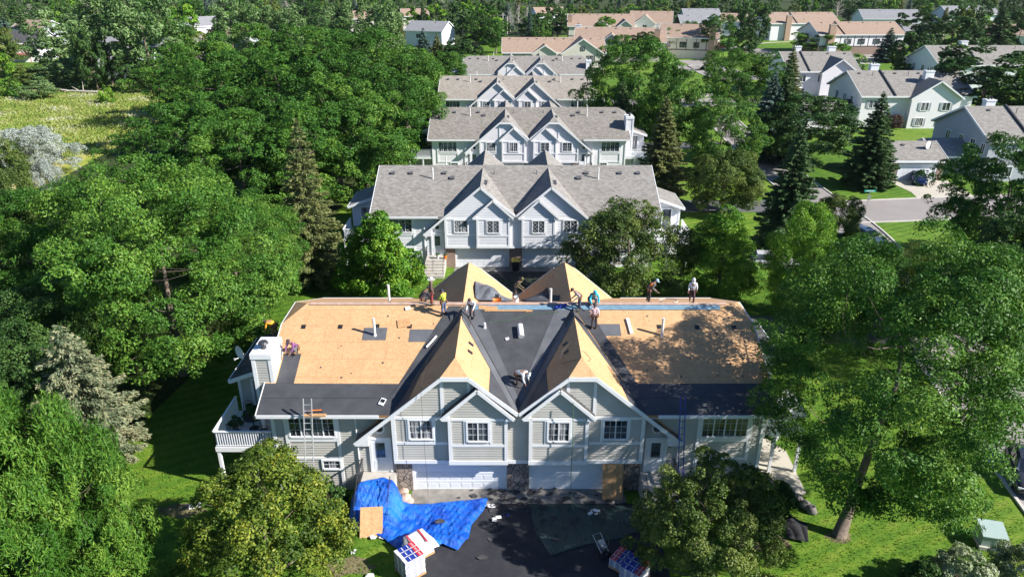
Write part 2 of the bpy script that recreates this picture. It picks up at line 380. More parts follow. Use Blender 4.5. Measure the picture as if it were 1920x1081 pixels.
def octagon(par, org, u, r, mat='trim'):
    xf = frame_xf(org, u); mb = MB(xf)
    for k in range(8):
        a, b = [(math.cos(R_(22.5+45*j))*r, 0, math.sin(R_(22.5+45*j))*r) for j in (k, k+1)]
        mb.beam((a[0],-.02,a[2]), (b[0],-.02,b[2]), .08, .09, (0,-1,0))
    o = mb.build('round_window', M[mat], par)
    p = MB(xf); p.poly([(math.cos(R_(22.5+45*j))*r, -.012, math.sin(R_(22.5+45*j))*r) for j in range(8)]); p.build('pane', M['glass'], o)
def panel_door(par, org, u, w=.93, h=2.1, glass=(.25,.95,1.15), mat='door', storm=True):
    xf = frame_xf(org, u); mb = MB(xf)
    mb.box(-w/2, w/2, -.05, .01, 0, h)
    for sx in (-1, 1): mb.box(sx*w*.25-.17, sx*w*.25+.17, -.062, -.05, .15, .75)
    d = mb.build('door', M[mat], par)
    f = MB(xf); f.box(-w/2-.14, -w/2-.004, -.08, .01, 0, h+.14); f.box(w/2+.004, w/2+.14, -.08, .01, 0, h+.14); f.box(-w/2-.004, w/2+.004, -.08, .01, h+.004, h+.14)
    f.build('door_frame', M['trim'], d)
    g = MB(xf); g.poly([(-w*.27,-.066,glass[1]),(w*.27,-.066,glass[1]),(w*.27,-.066,h-.2),(-w*.27,-.066,h-.2)]); g.build('door_glass', M['glass'], d)
    k = MB(xf); k.ball((w*.4,-.10,1.0), .035); k.build('handle', M['steel'], d)
    return d
def garage_door(par, org, u, w, h=2.15, rows=4, cols=8, mat='door'):
    xf = frame_xf(org, u); mb = MB(xf)
    mb.box(-w/2, w/2, 0, .04, 0, h)
    pw = w/cols; ph = h/rows
    for r in range(rows):
        mb.box(-w/2, w/2, -.012, 0, r*ph+.012, r*ph+.075); mb.box(-w/2, w/2, -.012, 0, (r+1)*ph-.075, (r+1)*ph-.012)
        for c in range(cols): mb.box(-w/2+c*pw+.07, -w/2+(c+1)*pw-.07, -.010, 0, r*ph+.13, (r+1)*ph-.13)
    d = mb.build('garage_door', M[mat], par)
    f = MB(xf); f.box(-w/2-.13, -w/2-.003, -.05, .05, 0, h+.1); f.box(w/2+.003, w/2+.13, -.05, .05, 0, h+.1); f.box(-w/2-.003, w/2+.003, -.05, .05, h+.003, h+.1)
    f.build('door_frame', M['trim'], d); return d
def railing(mb, a, b, z0, z1, gap=.13, w=.04):
    a = Vector((a[0],a[1],0)); b = Vector((b[0],b[1],0)); Ln = (b-a).length; n = max(2, int(Ln/gap))
    mb.beam(a+Vector((0,0,z1)), b+Vector((0,0,z1)), .12, .06); mb.beam(a+Vector((0,0,z0+.1)), b+Vector((0,0,z0+.1)), .05, .06)
    for i in range(n+1):
        p = a+(b-a)*i/n; mb.box(p.x-w/2, p.x+w/2, p.y-w/2, p.y+w/2, z0+.13, z1-.03)
def deck(par, x0, x1, y0, y1, z, sides, posts, mat='trim', rail=1.0, floor='trim', gap=.13):
    mb = MB()
    n = int((x1-x0)/.14)
    for i in range(n): mb.box(x0+(x1-x0)*i/n, x0+(x1-x0)*(i+1)/n-.012, y0, y1, z-.04, z)
    mb.box(x0, x1, y0, y0+.05, z-.28, z-.042); mb.box(x0, x1, y1-.05, y1, z-.28, z-.042)
    mb.box(x0, x0+.05, y0+.05, y1-.05, z-.28, z-.042); mb.box(x1-.05, x1, y0+.05, y1-.05, z-.28, z-.042)
    d = mb.build('deck', M[floor], par)
    for a, b in sides:
        r = MB(); railing(r, a, b, z, z+rail, gap); r.build('railing', M[mat], d)
    for (px, py) in posts:
        p = MB(); p.box(px-.08, px+.08, py-.08, py+.08, 0, z-.29); p.build('post', M[mat], d)
    return d
def vent_pipe(par, x, y, z, h, r=.06, mat='pvc', cap=False):
    mb = MB(); mb.tube([(x,y,z-.1),(x,y,z+h)], r, 10)
    if cap: mb.tube([(x,y,z+h),(x,y,z+h+.06)], r*1.8, 10)
    mb.tube([(x,y,z-.05),(x,y,z+.06)], [r*1.6, r*1.1], 10)
    return mb.build('vent_pipe', M[mat], par)
def box_vent(par, x, y, z, slope, w=.34):
    mb = MB(); a = math.atan(slope)
    mb.obox((x, y, z+.09), (w, w, .10), 0, a); mb.obox((x, y-.03, z+.16), (w*1.15, w*1.1, .03), 0, a)
    return mb.build('roof_vent', M['ventgrey'], par)
def dish(name, label, loc, rz, par=None, r=.38):
    mb = MB(); n = 16
    vs = [(0,0.10,0)]; fs = []
    for k, (rr, dd) in enumerate(((r*.5,.075),(r,0))):
        for i in range(n): t_ = 2*math.pi*i/n; vs.append((rr*math.cos(t_), dd, rr*1.1*math.sin(t_)))
    for i in range(n):
        j = (i+1)%n; fs += [(0,1+j,1+i), (1+i,1+j,1+n+j,1+n+i)]
    mb.add([(v[0],v[1],v[2]+.55) for v in vs], fs)
    o = None
    if par is None: o = thing(name, label, 'satellite dish', loc, rz); par_ = o
    else: o = thing(name, None, None); o.parent = par; o.location = loc; o.rotation_euler = (0,0,rz); par_ = o
    mb.build('reflector', M['trim'], par_, True)
    a = MB(); a.tube([(0,.1,.55),(0,.25,.35),(0,.2,0)], .03, 6); a.tube([(0,.1,.2),(0,-.35,.25)], .02, 6); a.box(-.05,.05,-.42,-.33,.2,.32)
    a.build('mount_arm', M['alu'], par_); return o
# ------------------------------------------------------------------ the duplex townhouses in the row
ZE, ZR, YR, RW, PM = 5.25, 8.27, 7.2, 13.6, .42
GX, GA, GP = 3.25, 8.13, .85          # gable ridge x, apex height, pitch
def rz_(y): return ZE+PM*y
def townhouse(name, label, y0, cx, siding, roofm, jerk, reroof=False, lap=.155, chimney=(), wings=((-1, 3.0),), doors=(-1,1), diamond=False, pillar='stone', group=None, win_gl=None):
    H = thing(name, label, 'townhouse', (cx, y0, 0), 0, group)
    S = M[siding]; RM = M[roofm]; T = M['trim']; YB = 2*YR
    # --- roof
    rb = MB(); th = .14
    hipy = 5.75; hx = RW-1.15
    dV = (GA-ZE)/GP; dW = (GA-ZE-PM*.75)/GP
    cut = [(-RW,0,ZE),(-GX-dV,0,ZE),(-GX-dW,.75,rz_(.75)),(GX+dW,.75,rz_(.75)),(GX+dV,0,ZE),(RW,0,ZE)]
    if jerk:
        f = cut+[(RW,hipy,rz_(hipy)),(hx,YR,ZR),(-hx,YR,ZR),(-RW,hipy,rz_(hipy))]
    else: f = cut+[(RW,YR,ZR),(-RW,YR,ZR)]
    rb.slab(f, th); rb.slab([(x, YB-y, z) for x, y, z in reversed(f)], th)
    if jerk:
        for s in (-1, 1):
            q = [(s*RW,hipy,rz_(hipy)),(s*RW,YB-hipy,rz_(hipy)),(s*hx,YR,ZR)]
            rb.slab(q if s > 0 else q[::-1], th)
    main = rb.build('roof', RM, H)
    # fascia, front and back, rakes
    fb = MB()
    for ya in (-.03, YB+.03):
        for xa, xb in ((-RW, -GX-4.0), (GX+4.0, RW)): fb.box(xa, xb, ya-.025, ya+.025, ZE-.17, ZE+.02)
    for s in (-1, 1):
        x = s*(RW+.03)
        for ya, yb in ((0, hipy if jerk else YR),):
            for q in ((lambda y: y), (lambda y: YB-y)):
                fb.beam((x, q(ya), rz_(ya)-.12), (x, q(yb), rz_(yb)-.12), .05, .24)
        if jerk: fb.box(x-.025, x+.025, hipy, YB-hipy, rz_(hipy)-.24, rz_(hipy))
    sided(fb, 'fascia', T, H)
    # --- gables, front and back (back is the front turned half round)
    jy = 1.0; jh = .70; jz = GA-jh*GP
    for back in (0, 1):
        X = Matrix.Rotation(math.pi, 4, 'Z') if back else Matrix.Identity(4)
        if back: X = Matrix.Translation((0, YB, 0)) @ X
        yb = (GA-ZE)/PM+.02
        ylo = lambda d: max(0, (GA-GP*d-ZE)/PM)
        d0 = (GA-ZE)/GP
        jy = .45 if back else 1.0
        for s in (-1, 1):
            g = MB(X); ax = s*GX
            di = GX; do = 5.4          # inner slope runs to the centre, outer down over the entry
            f0, jj = ((jy, jh) if jerk else (0, 0))
            for sg, dd in ((-s, di), (s, do)):
                if jerk: pts = [(ax, jy, GA), (ax+sg*jh, 0, jz), (ax+sg*dd, 0, GA-GP*dd)]
                else: pts = [(ax, 0, GA), (ax+sg*dd, 0, GA-GP*dd)]
                if dd > d0: pts += [(ax+sg*dd, .6, GA-GP*dd), (ax+sg*(d0+.0), .6, ZE), (ax+sg*d0, 0, ZE), (ax, yb, GA)]
                else: pts += [(ax+sg*dd, ylo(dd)+.01, GA-GP*dd), (ax, yb, GA)]
                g.slab(pts if sg < 0 else pts[::-1], .12)
            if jerk: q = [(ax-jh,0,jz),(ax+jh,0,jz),(ax,jy,GA)]; g.slab(q, .12)
            g.build('gable_roof', M['shingle_g'] if roofm.startswith('shingle') else RM, H)
            # white rake boards
            r = MB(X)
            for sg, dd in ((-s, di-.02), (s, do)):
                a = (ax+sg*(jh if jerk else 0), -.035, (jz if jerk else GA)-.11); b_ = (ax+sg*dd, -.035, GA-GP*dd-.11)
                r.beam(a, b_, .05, .2, (0,0,1))
            if jerk: r.box(ax-jh-.02, ax+jh+.02, -.062, -.012, jz-.22, jz+.01)
            r.beam((ax+s*do, -.03, GA-GP*do-.11), (ax+s*do, .58, GA-GP*do-.11), .05, .24)
            # boxed return at the entry corner
            xo = ax+s*do; zo = GA-GP*do
            r.add([(xo,-.015,zo-.22),(xo-s*.75,-.015,zo-.22),(xo-s*.75,-.015,zo+.40),(xo,.35,zo-.22),(xo-s*.75,.35,zo-.22),(xo-s*.75,.35,zo+.40)],
                [(0,1,2),(5,4,3),(0,3,4,1),(1,4,5,2),(0,2,5,3)])
            r.build('rake_board', T, H)
        # upper gable wall
        XG = X @ Matrix.Translation((0,-.15,0)); w = MB(XG); zc = GA-GP*GX-.12
        for s in (-1, 1):
            if jerk: pts = [(-6.65,2.2),(0,2.2),(0,zc),(-GX+jh,jz-.12),(-GX-jh,jz-.12),(-6.65,GA-GP*(6.65-GX)-.12)]
            else: pts = [(-6.65,2.2),(0,2.2),(0,zc),(-GX,GA-.13),(-6.65,GA-GP*(6.65-GX)-.12)]
            if s > 0: pts = [(-p[0], p[1]) for p in reversed(pts)]
            lapwall(w, (0,.4,0), (1,0,0), pts, lap if not back else 0)
            w.box(s*6.65-.01, s*6.65+.01, .4, .77, 2.2, 5.1)
        w.poly([(-6.65,.4,2.2),(-6.65,.77,2.2),(6.65,.77,2.2),(6.65,.4,2.2)])
        w.build('gable_wall', S, H)
        t = MB(XG)
        for s in (-1, 1):
            t.box(s*6.57-.1, s*6.57+.1, .33, .372, 2.2, 5.1)
            t.box(min(s*6.47,s*3.75), max(s*6.47,s*3.75), .335, .372, 4.86, 5.02)
            t.box(min(s*6.47,s*3.75), max(s*6.47,s*3.75), .335, .372, 3.28, 3.44)
            if jerk:
                t.box(s*GX-s*jh-.08, s*GX-s*jh+.08, .338, .372, 5.03, jz-.2) if lap else None
                t.box(s*GX+s*jh-.08, s*GX+s*jh+.08, .338, .372, 5.03, jz-.2)
            for dx in (-.72, .72): t.box(s*5.12+dx-.06, s*5.12+dx+.06, .338, .372, 3.45, 4.85)
        t.box(-6.66, 6.66, .32, .365, 2.05, 2.27)
        sided(t, 'trim_board', T, H)
        if back:
            lo = MB(X); lo.box(-6.65, 6.65, .6, .8, 0, 2.2); lo.build('lower_wall', S, H); continue
        # projecting bays with their own little gables
        for s in (-1, 1):
            a0, a1 = (-3.67, -.56) if s < 0 else (.56, 3.67); bx = s*2.115; bp = .93; bz = 6.95
            w = MB()
            lapwall(w, (0,0,0), (1,0,0), [(a0,2.25),(a1,2.25),(a1,bz-.1-bp*(a1-bx)),(bx,bz-.14),(a0,bz-.1-bp*(bx-a0))], lap)
            w.box(a0, a0+.02, .002, .38, 2.25, 5.2); w.box(a1-.02, a1, .002, .38, 2.25, 5.2); w.box(a0+.02, a1-.02, .002, .37, 2.25, 2.3)
            w.build('bay_wall', S, H)
            rr = MB(); hw = 1.87
            yback = .55
            for sg in (-1, 1):
                pts = [(bx,-.2,bz),(bx+sg*hw,-.2,bz-bp*hw),(bx+sg*hw,yback,bz-bp*hw),(bx,yback,bz)]
                rr.slab(pts if sg < 0 else pts[::-1], .1)
            br = rr.build('bay_roof', M['shingle_dark'] if reroof else RM, H)
            if reroof: br['label'] = 'old dark shingles still on the bay roof'
            tt = MB()
            for sg in (-1, 1):
                tt.beam((bx,-.225,bz-.10), (bx+sg*(hw+.02),-.225,bz-bp*hw-.10), .045, .18)
                tt.obox((bx+sg*(hw-.2), -.10, bz-bp*hw-.10), (.42,.2,.2))
            for x in (a0+.08, a1-.08): tt.box(x-.085, x+.085, -.062, -.023, 2.25, 4.99)
            tt.box(a0-.02, a1+.02, -.075, -.024, 2.15, 2.40); tt.box(a0+.17, a1-.17, -.06, -.023, 5.0-.06, 5.0+.08)
            tt.box(a0+.17, a1-.17, -.06, -.023, 3.30, 3.46)
            for dx in (-.68, .68): tt.box(bx+dx-.055, bx+dx+.055, -.058, -.023, 3.47, 4.93)
            tt.build('bay_trim', T, H)
            window(H, (bx,-.02,3.70), (1,0,0), 1.05, 1.14, 2, (2,3), diamond, gl=win_gl)
            window(H, (s*5.12,.23,3.66), (1,0,0), 1.18, 1.14, 2, (2,3), diamond)
    # --- lower storey and living part walls
    b_ = MB()
    xe = 13.1
    for sx, (xa, xb) in ((-1, (-xe, -6.65)), (1, (6.65, xe))):
        lapwall(b_, (0,.6,0), (1,0,0), [(xa,0),(xb,0),(xb,5.2),(xa,5.2)], lap)
    zt = rz_(.6)-.15
    prof = [(.6,0),(YB-.6,0),(YB-.6,zt)]+([(YB-hipy,rz_(hipy)-.15),(hipy,rz_(hipy)-.15)] if jerk else [(YR,ZR-.15)])+[(.6,zt)]
    lapwall(b_, (xe,0,0), (0,1,0), prof, lap)
    lapwall(b_, (-xe,0,0), (0,-1,0), [(-p[0],p[1]) for p in reversed(prof)], lap)
    b_.poly([(xe,YB-.6,0),(-xe,YB-.6,0),(-xe,YB-.6,zt),(xe,YB-.6,zt)])
    b_.build('wall', S, H)
    so_ = MB(); so_.box(-RW+.02, -6.7, .0, .6, ZE-.20, ZE-.17); so_.box(6.7, RW-.02, .0, .6, ZE-.20, ZE-.17); sided(so_, 'soffit', T, H)
    for s in (-1, 1):
        garage_door(H, (s*3.18,.60,0), (1,0,0), 4.94)
        sm = MB(); sm.box(min(s*5.78,s*6.65), max(s*5.78,s*6.65), .45, .95, 0, 2.2); sm.build('stone_pier' if pillar == 'stone' else 'brick_pier', M[pillar], H)
    sm = MB(); sm.box(-.60, .60, .42, .95, 0, 2.2); sm.build('stone_pier' if pillar == 'stone' else 'brick_pier', M[pillar], H)
    hd = MB()
    for s in (-1, 1): hd.box(min(s*.60,s*5.78), max(s*.60,s*5.78), .41, .59, 2.26, 2.30)
    sided(hd, 'lintel', T, H)
    # living-room front: corner boards, triple window, entry
    t = MB()
    for s in (-1, 1):
        for x, z0, z1 in ((xe-.08,0,5.02),(12.35,2.0,5.02),(9.62,0,5.02)): t.box(s*x-.09, s*x+.09, .53, .575, z0, z1)
        t.box(min(s*9.72,s*12.25), max(s*9.72,s*12.25), .535, .574, 3.22, 3.46); t.box(min(s*9.72,s*12.25), max(s*9.72,s*12.25), .54, .574, 2.05, 2.18)
    sided(t, 'trim_board', T, H)
    for s in (-1, 1):
        window(H, (s*10.98,.58,3.56), (1,0,0), 2.36, 1.22, 4, (2,3), diamond)
        window(H, (s*10.15,.58,1.45), (1,0,0), .9, .5, 1, (3,2), False)
        if s in doors:
            panel_door(H, (s*7.42,.58,1.25), (1,0,0), .92, 2.1)
        else: panel_door(H, (s*7.42,.58,1.25), (1,0,0), .92, 2.1)
        octagon(H, (s*7.40,.575,4.05), (1,0,0), .27)
        # stoop and steps
        st = MB(); x0, x1 = sorted((s*6.66, s*8.5)); st.box(x0, x1, -.9, .55, 0, 1.22)
        for k in range(6):
            ya = -.9-.28*(k+1)
            st.box(x0+(0 if s < 0 else .0), x1, ya, ya+.28, 0, 1.22-.19*(k+1)) if k < 5 else None
        stp = st.build('stoop', M['concrete'], H)
        rl = MB()
        xr = s*8.45; railing(rl, (xr,-.85), (xr,.5), 1.22, 2.12, .13, .018)
        for xq in (s*8.45, s*6.74):
            if xq == s*6.74: rl.build('handrail', M['dark'], stp); rl = MB()
            rl.beam((xq,-.9,2.1), (xq,-2.25,1.15), .03, .03); rl.tube([(xq,-2.25,.05),(xq,-2.25,1.15)], .015, 5); rl.tube([(xq,-.9,1.2),(xq,-.9,2.1)], .015, 5)
        rl.build('handrail', M['dark'], stp)
        lm = MB(); lm.box(s*8.15-.06, s*8.15+.06, .44, .56, 2.9, 3.15); lm.build('porch_light', M['dark'], H)
    ds = MB()
    for s in (-1, 1):
        ds.tube([(s*8.62,.52,ZE-.3),(s*8.62,.52,.15)], .04, 6)
    sided(ds, 'downspout', T, H)
    # --- side wings with decks
    for s, yf, dx in wings:
        wg = MB(); xo = s*(16.0 if dx > 2 else 15.0)
        zi, zo = 6.25, (5.2 if dx > 2 else 5.75)
        pts = sorted([(s*xe), xo])
        zz = (lambda x: zi+(zo-zi)*(abs(x)-xe)/(abs(xo)-xe))
        lapwall(wg, (0,yf+.0,0), (1,0,0), [(pts[0],0),(pts[1],0),(pts[1],zz(pts[1])-.12),(pts[0],zz(pts[0])-.12)], lap)
        ye = yf+4.4
        if s > 0: lapwall(wg, (xo,yf,0), (0,1,0), [(0,0),(ye-yf,0),(ye-yf,zo-.12),(0,zo-.12)], lap)
        else: lapwall(wg, (xo,ye,0), (0,-1,0), [(0,0),(ye-yf,0),(ye-yf,zo-.12),(0,zo-.12)], lap)
        wg.poly([(pts[1],ye,0),(pts[0],ye,0),(pts[0],ye,zz(pts[0])-.12),(pts[1],ye,zz(pts[1])-.12)])
        wo = wg.build('side_wing', S, H)
        wr = MB(); q = [(s*(xe-.0),yf-.4,zi+.0),(s*(abs(xo)+.4),yf-.4,zz(abs(xo)+.4)),(s*(abs(xo)+.4),ye+.3,zz(abs(xo)+.4)),(s*(xe-.0),ye+.3,zi)]
        wr.slab(q if s > 0 else q[::-1], .12)
        wr.build('wing_roof', M['shingle_dark'] if reroof else RM, wo)
        wt = MB(); wt.beam((s*(xe+.02),yf-.43,zi-.1), (s*(abs(xo)+.42),yf-.43,zz(abs(xo)+.42)-.1), .05, .24)
        wt.beam((s*(abs(xo)+.43),yf-.4,zz(abs(xo)+.4)-.1), (s*(abs(xo)+.43),ye+.3,zz(abs(xo)+.4)-.1), .05, .22)
        wt.box(xo-.08, xo+.08, yf-.05, yf-.022, 0, zo-.15)
        wt.build('fascia', T, wo)
        if dx > 2:
            window(wo, (s*14.35,yf-.03,2.85), (1,0,0), 1.7, 2.0, 2, (1,1), fr=.12)
        xd = s*(16.35 if dx > 2 else 16.0)
        x0, x1 = sorted((s*xe, xd)); yd0 = yf-3.6
        dk = deck(H, x0+(.0 if s > 0 else 0), x1, yd0, yf-.06, 2.78, [((x0+.05,yd0+.05),(x1-.05,yd0+.05)), ((xd-s*.05,yd0+.05),(xd-s*.05,yf-.1))],
            [(xd-s*.12,yd0+.12),(xd-s*.12,yf-.5),(s*(xe+1.3),yd0+.12)])
    for s, yc0, yc1, top in chimney:
        x0, x1 = sorted((s*13.12, s*14.12)); c = MB()
        lapwall(c, (0,yc0,0), (1,0,0), [(x0,0),(x1,0),(x1,top-.3),(x0,top-.3)], lap)
        c.box(x0, x1, yc0+.03, yc1, 0, top-.3)
        co = c.build('chimney', S, H)
        k = MB(); k.box(x0-.07, x1+.07, yc0-.09, yc1+.09, top-.3, top)
        for x in (x0+.06, x1-.06): k.box(x-.1, x+.1, yc0-.05, yc0-.024, 0, top-.302); k.box(x-.1, x+.1, yc1+.01, yc1+.05, 0, top-.302)
        for x in (x0, x1): k.box(x-.028, x+.028, yc0+.03, yc1, 5.5, top-.302)
        k.build('chimney_cap', T, co)
        f = MB(); f.tube([(.5*(x0+x1),yc0+.6,top),(.5*(x0+x1),yc0+.6,top+.3)], .14, 10); f.tube([(.5*(x0+x1),yc0+.6,top+.3),(.5*(x0+x1),yc0+.6,top+.42)], [.28,.22], 12)
        f.build('flue', M['dark'], co)
    return H
# ------------------------------------------------------------------ generic detached / row house
def house(name, label, org, rz, Ln, Dp, ze, zr, wall, roof, front=(), left=(), right=(), gables=(), chimneys=(), trim='trim', lap=0, shutters=None, group=None, tudor=0, vents=6, low=None, lowz=2.6, doors=(), gd=(), step=None, cat='house', decks=()):
    """local origin: front-left ground corner of the walls; x along the front, y to the back"""
    H = thing(name, label, cat, (org[0],org[1],0), rz, group)
    ov = .45; k = (zr-ze)/(Dp/2+ov); rb = MB(); th = .16
    za = ze-0
    q = [(-ov,-ov,za),(Ln+ov,-ov,za),(Ln+ov,Dp/2,zr),(-ov,Dp/2,zr)]
    rb.slab(q, th); rb.slab([(x,Dp-y,z) for x,y,z in reversed(q)], th)
    ro = rb.build('roof', M[roof], H)
    fb = MB(); T = M[trim]
    fb.box(-ov, Ln+ov, -ov-.05, -ov-.004, za-.25, za+.02); fb.box(-ov, Ln+ov, Dp+ov+.004, Dp+ov+.05, za-.25, za+.02)
    for x in (-ov-.02, Ln+ov+.02):
        fb.beam((x,-ov,za-.1),(x,Dp/2,zr-.1),.05,.26); fb.beam((x,Dp+ov,za-.1),(x,Dp/2,zr-.1),.05,.26)
    fb.build('fascia', T, H)
    w = MB(); zt = ze+k*ov-.17
    lapwall(w, (0,0,0), (1,0,0), [(0,0),(Ln,0),(Ln,zt),(0,zt)], lap)
    pr = [(0,0),(Dp,0),(Dp,zt),(Dp/2,zr-.17),(0,zt)]
    lapwall(w, (Ln,0,0), (0,1,0), pr, lap); lapwall(w, (0,Dp,0), (0,-1,0), [(0,0),(Dp,0),(Dp,zt),(Dp/2,zr-.17),(0,zt)], lap)
    w.poly([(Ln,Dp,0),(0,Dp,0),(0,Dp,zt),(Ln,Dp,zt)])
    w.build('wall', M[wall], H)
    if low:
        lw = MB(); lw.box(-.03, Ln+.03, -.03, Dp+.03, 0, lowz); lw.build('lower_wall', M[low], H)
    if tudor:
        t = MB()
        n = int(Ln/tudor)
        for i in range(n+1): t.box(Ln*i/n-.09, Ln*i/n+.09, -.045, -.005, lowz, zt)
        t.box(-.05, Ln+.05, -.06, -.003, lowz-.12, lowz+.14); t.build('timber_trim', M['brown'], H)
    for (x, z, ww, hh) in front: window(H, (x,-.035 if low else -.02,z), (1,0,0), ww, hh, 2, (1,1), mat='brown' if tudor else trim, shutters=shutters)
    for (y, z, ww, hh) in left: window(H, (-.035 if low else -.02,y,z), (0,-1,0), ww, hh, 2, (1,1), mat='brown' if tudor else trim)
    for (y, z, ww, hh) in right: window(H, (Ln+(.035 if low else .02),y,z), (0,1,0), ww, hh, 2, (1,1), mat='brown' if tudor else trim)
    for (x, z) in doors: panel_door(H, (x,-.03,z), (1,0,0))
    for (x, ww) in gd: garage_door(H, (x,-.06,0), (1,0,0), ww)
    for (xc, hw, proj, gz, gw) in gables:      # cross gable: centre, half width, projection, apex height
        kg = (gz-ze)/hw; g = MB(); yb = (gz-ze)/k-ov
        for sg in (-1, 1):
            e = hw+.35; pts = [(xc,-proj-ov,gz),(xc+sg*e,-proj-ov,gz-kg*e),(xc+sg*e,max(-ov,-proj),gz-kg*e),(xc+sg*hw,-ov,ze),(xc,yb,gz)]
            g.slab(pts if sg < 0 else pts[::-1], .14)
        g.build('gable_roof', M[roof], H)
        gw_ = MB(); lapwall(gw_, (xc,-proj,0), (1,0,0), [(-hw,0),(hw,0),(hw,ze-.05),(0,gz-.16),(-hw,ze-.05)], lap)
        if proj > .05: gw_.box(xc-hw, xc-hw+.02, -proj+.01, 0, 0, ze); gw_.box(xc+hw-.02, xc+hw, -proj+.01, 0, 0, ze)
        gw_.build('gable_wall', M[wall], H)
        f = MB()
        for sg in (-1, 1): f.beam((xc,-proj-ov-.03,gz-.12),(xc+sg*(hw+.35),-proj-ov-.03,gz-kg*(hw+.35)-.12),.05,.24)
        f.build('rake_board', T, H)
        for (dx, z, ww, hh) in gw: window(H, (xc+dx,-proj-.02,z), (1,0,0), ww, hh, 2, (1,1), mat='brown' if tudor else trim, shutters=shutters)
    for (x, y, top, mt, sx, sy) in chimneys:
        c = MB(); c.box(x-sx/2, x+sx/2, y-sy/2, y+sy/2, 0, top); co = c.build('chimney', M[mt], H)
        c = MB(); c.box(x-sx/2-.08, x+sx/2+.08, y-sy/2-.08, y+sy/2+.08, top, top+.18); c.build('chimney_cap', T if mt != 'chim' else M['concrete'], co)
        c = MB(); c.tube([(x-.2,y,top+.1),(x-.2,y,top+.65)], .13, 8); c.tube([(x+.25,y,top+.1),(x+.25,y,top+.5)], .11, 8); c.build('flue', M['dark'], co)
    if step:
        for x in step:
            s_ = MB(); s_.beam((x,-ov,za+.08),(x,Dp/2,zr+.08),.22,.3); s_.build('parapet_strip', M['dark'] if not tudor else M['brown'], H)
    for i in range(vents):
        x = Ln*(i+.7)/vents; y = Dp/2-1.0
        if i % 3 == 1: vent_pipe(ro, x, y-.6, ze+k*(y-.6+ov), .7, .05, 'ventgrey')
        else: box_vent(ro, x, y, ze+k*(y+ov), k)
    for (x0,x1,y0,y1,z,mt) in decks:
        deck(H, x0, x1, y0, y1, z, [((x0,y0+.05),(x1,y0+.05)),((x0+.05,y0),(x0+.05,y1)),((x1-.05,y0),(x1-.05,y1))], [(x0+.1,y0+.1),(x1-.1,y0+.1)], mt, 1.0, mt, .2)
    return H
# ------------------------------------------------------------------ trees
def leaf_mesh(name, P, Nn, T, Ls, Ws, rnd, mat):
    n = len(P); B = np.cross(Nn, T); B /= np.linalg.norm(B, axis=1, keepdims=True)+1e-9
    v = np.empty((n,4,3), np.float32)
    l = Ls[:,None]*.5; w = Ws[:,None]*.5
    v[:,0] = P-T*l; v[:,1] = P+B*w+Nn*w*.35-T*l*.1; v[:,2] = P+T*l; v[:,3] = P-B*w+Nn*w*.35-T*l*.1
    me = bpy.data.meshes.new(name); me.vertices.add(n*4); me.vertices.foreach_set('co', v.reshape(-1))
    me.loops.add(n*4); me.loops.foreach_set('vertex_index', np.arange(n*4, dtype=np.int32))
    me.polygons.add(n); me.polygons.foreach_set('loop_start', np.arange(0, n*4, 4, dtype=np.int32))
    me.update(calc_edges=True)
    a = me.attributes.new('rnd', 'FLOAT', 'POINT'); a.data.foreach_set('value', np.repeat(rnd.astype(np.float32), 4))
    me.materials.append(mat); return me
def unit(a): return a/(np.linalg.norm(a, axis=1, keepdims=True)+1e-9)
def rperp(rng, Nn):
    r = rng.normal(size=Nn.shape); r -= (r*Nn).sum(1, keepdims=True)*Nn; return unit(r)
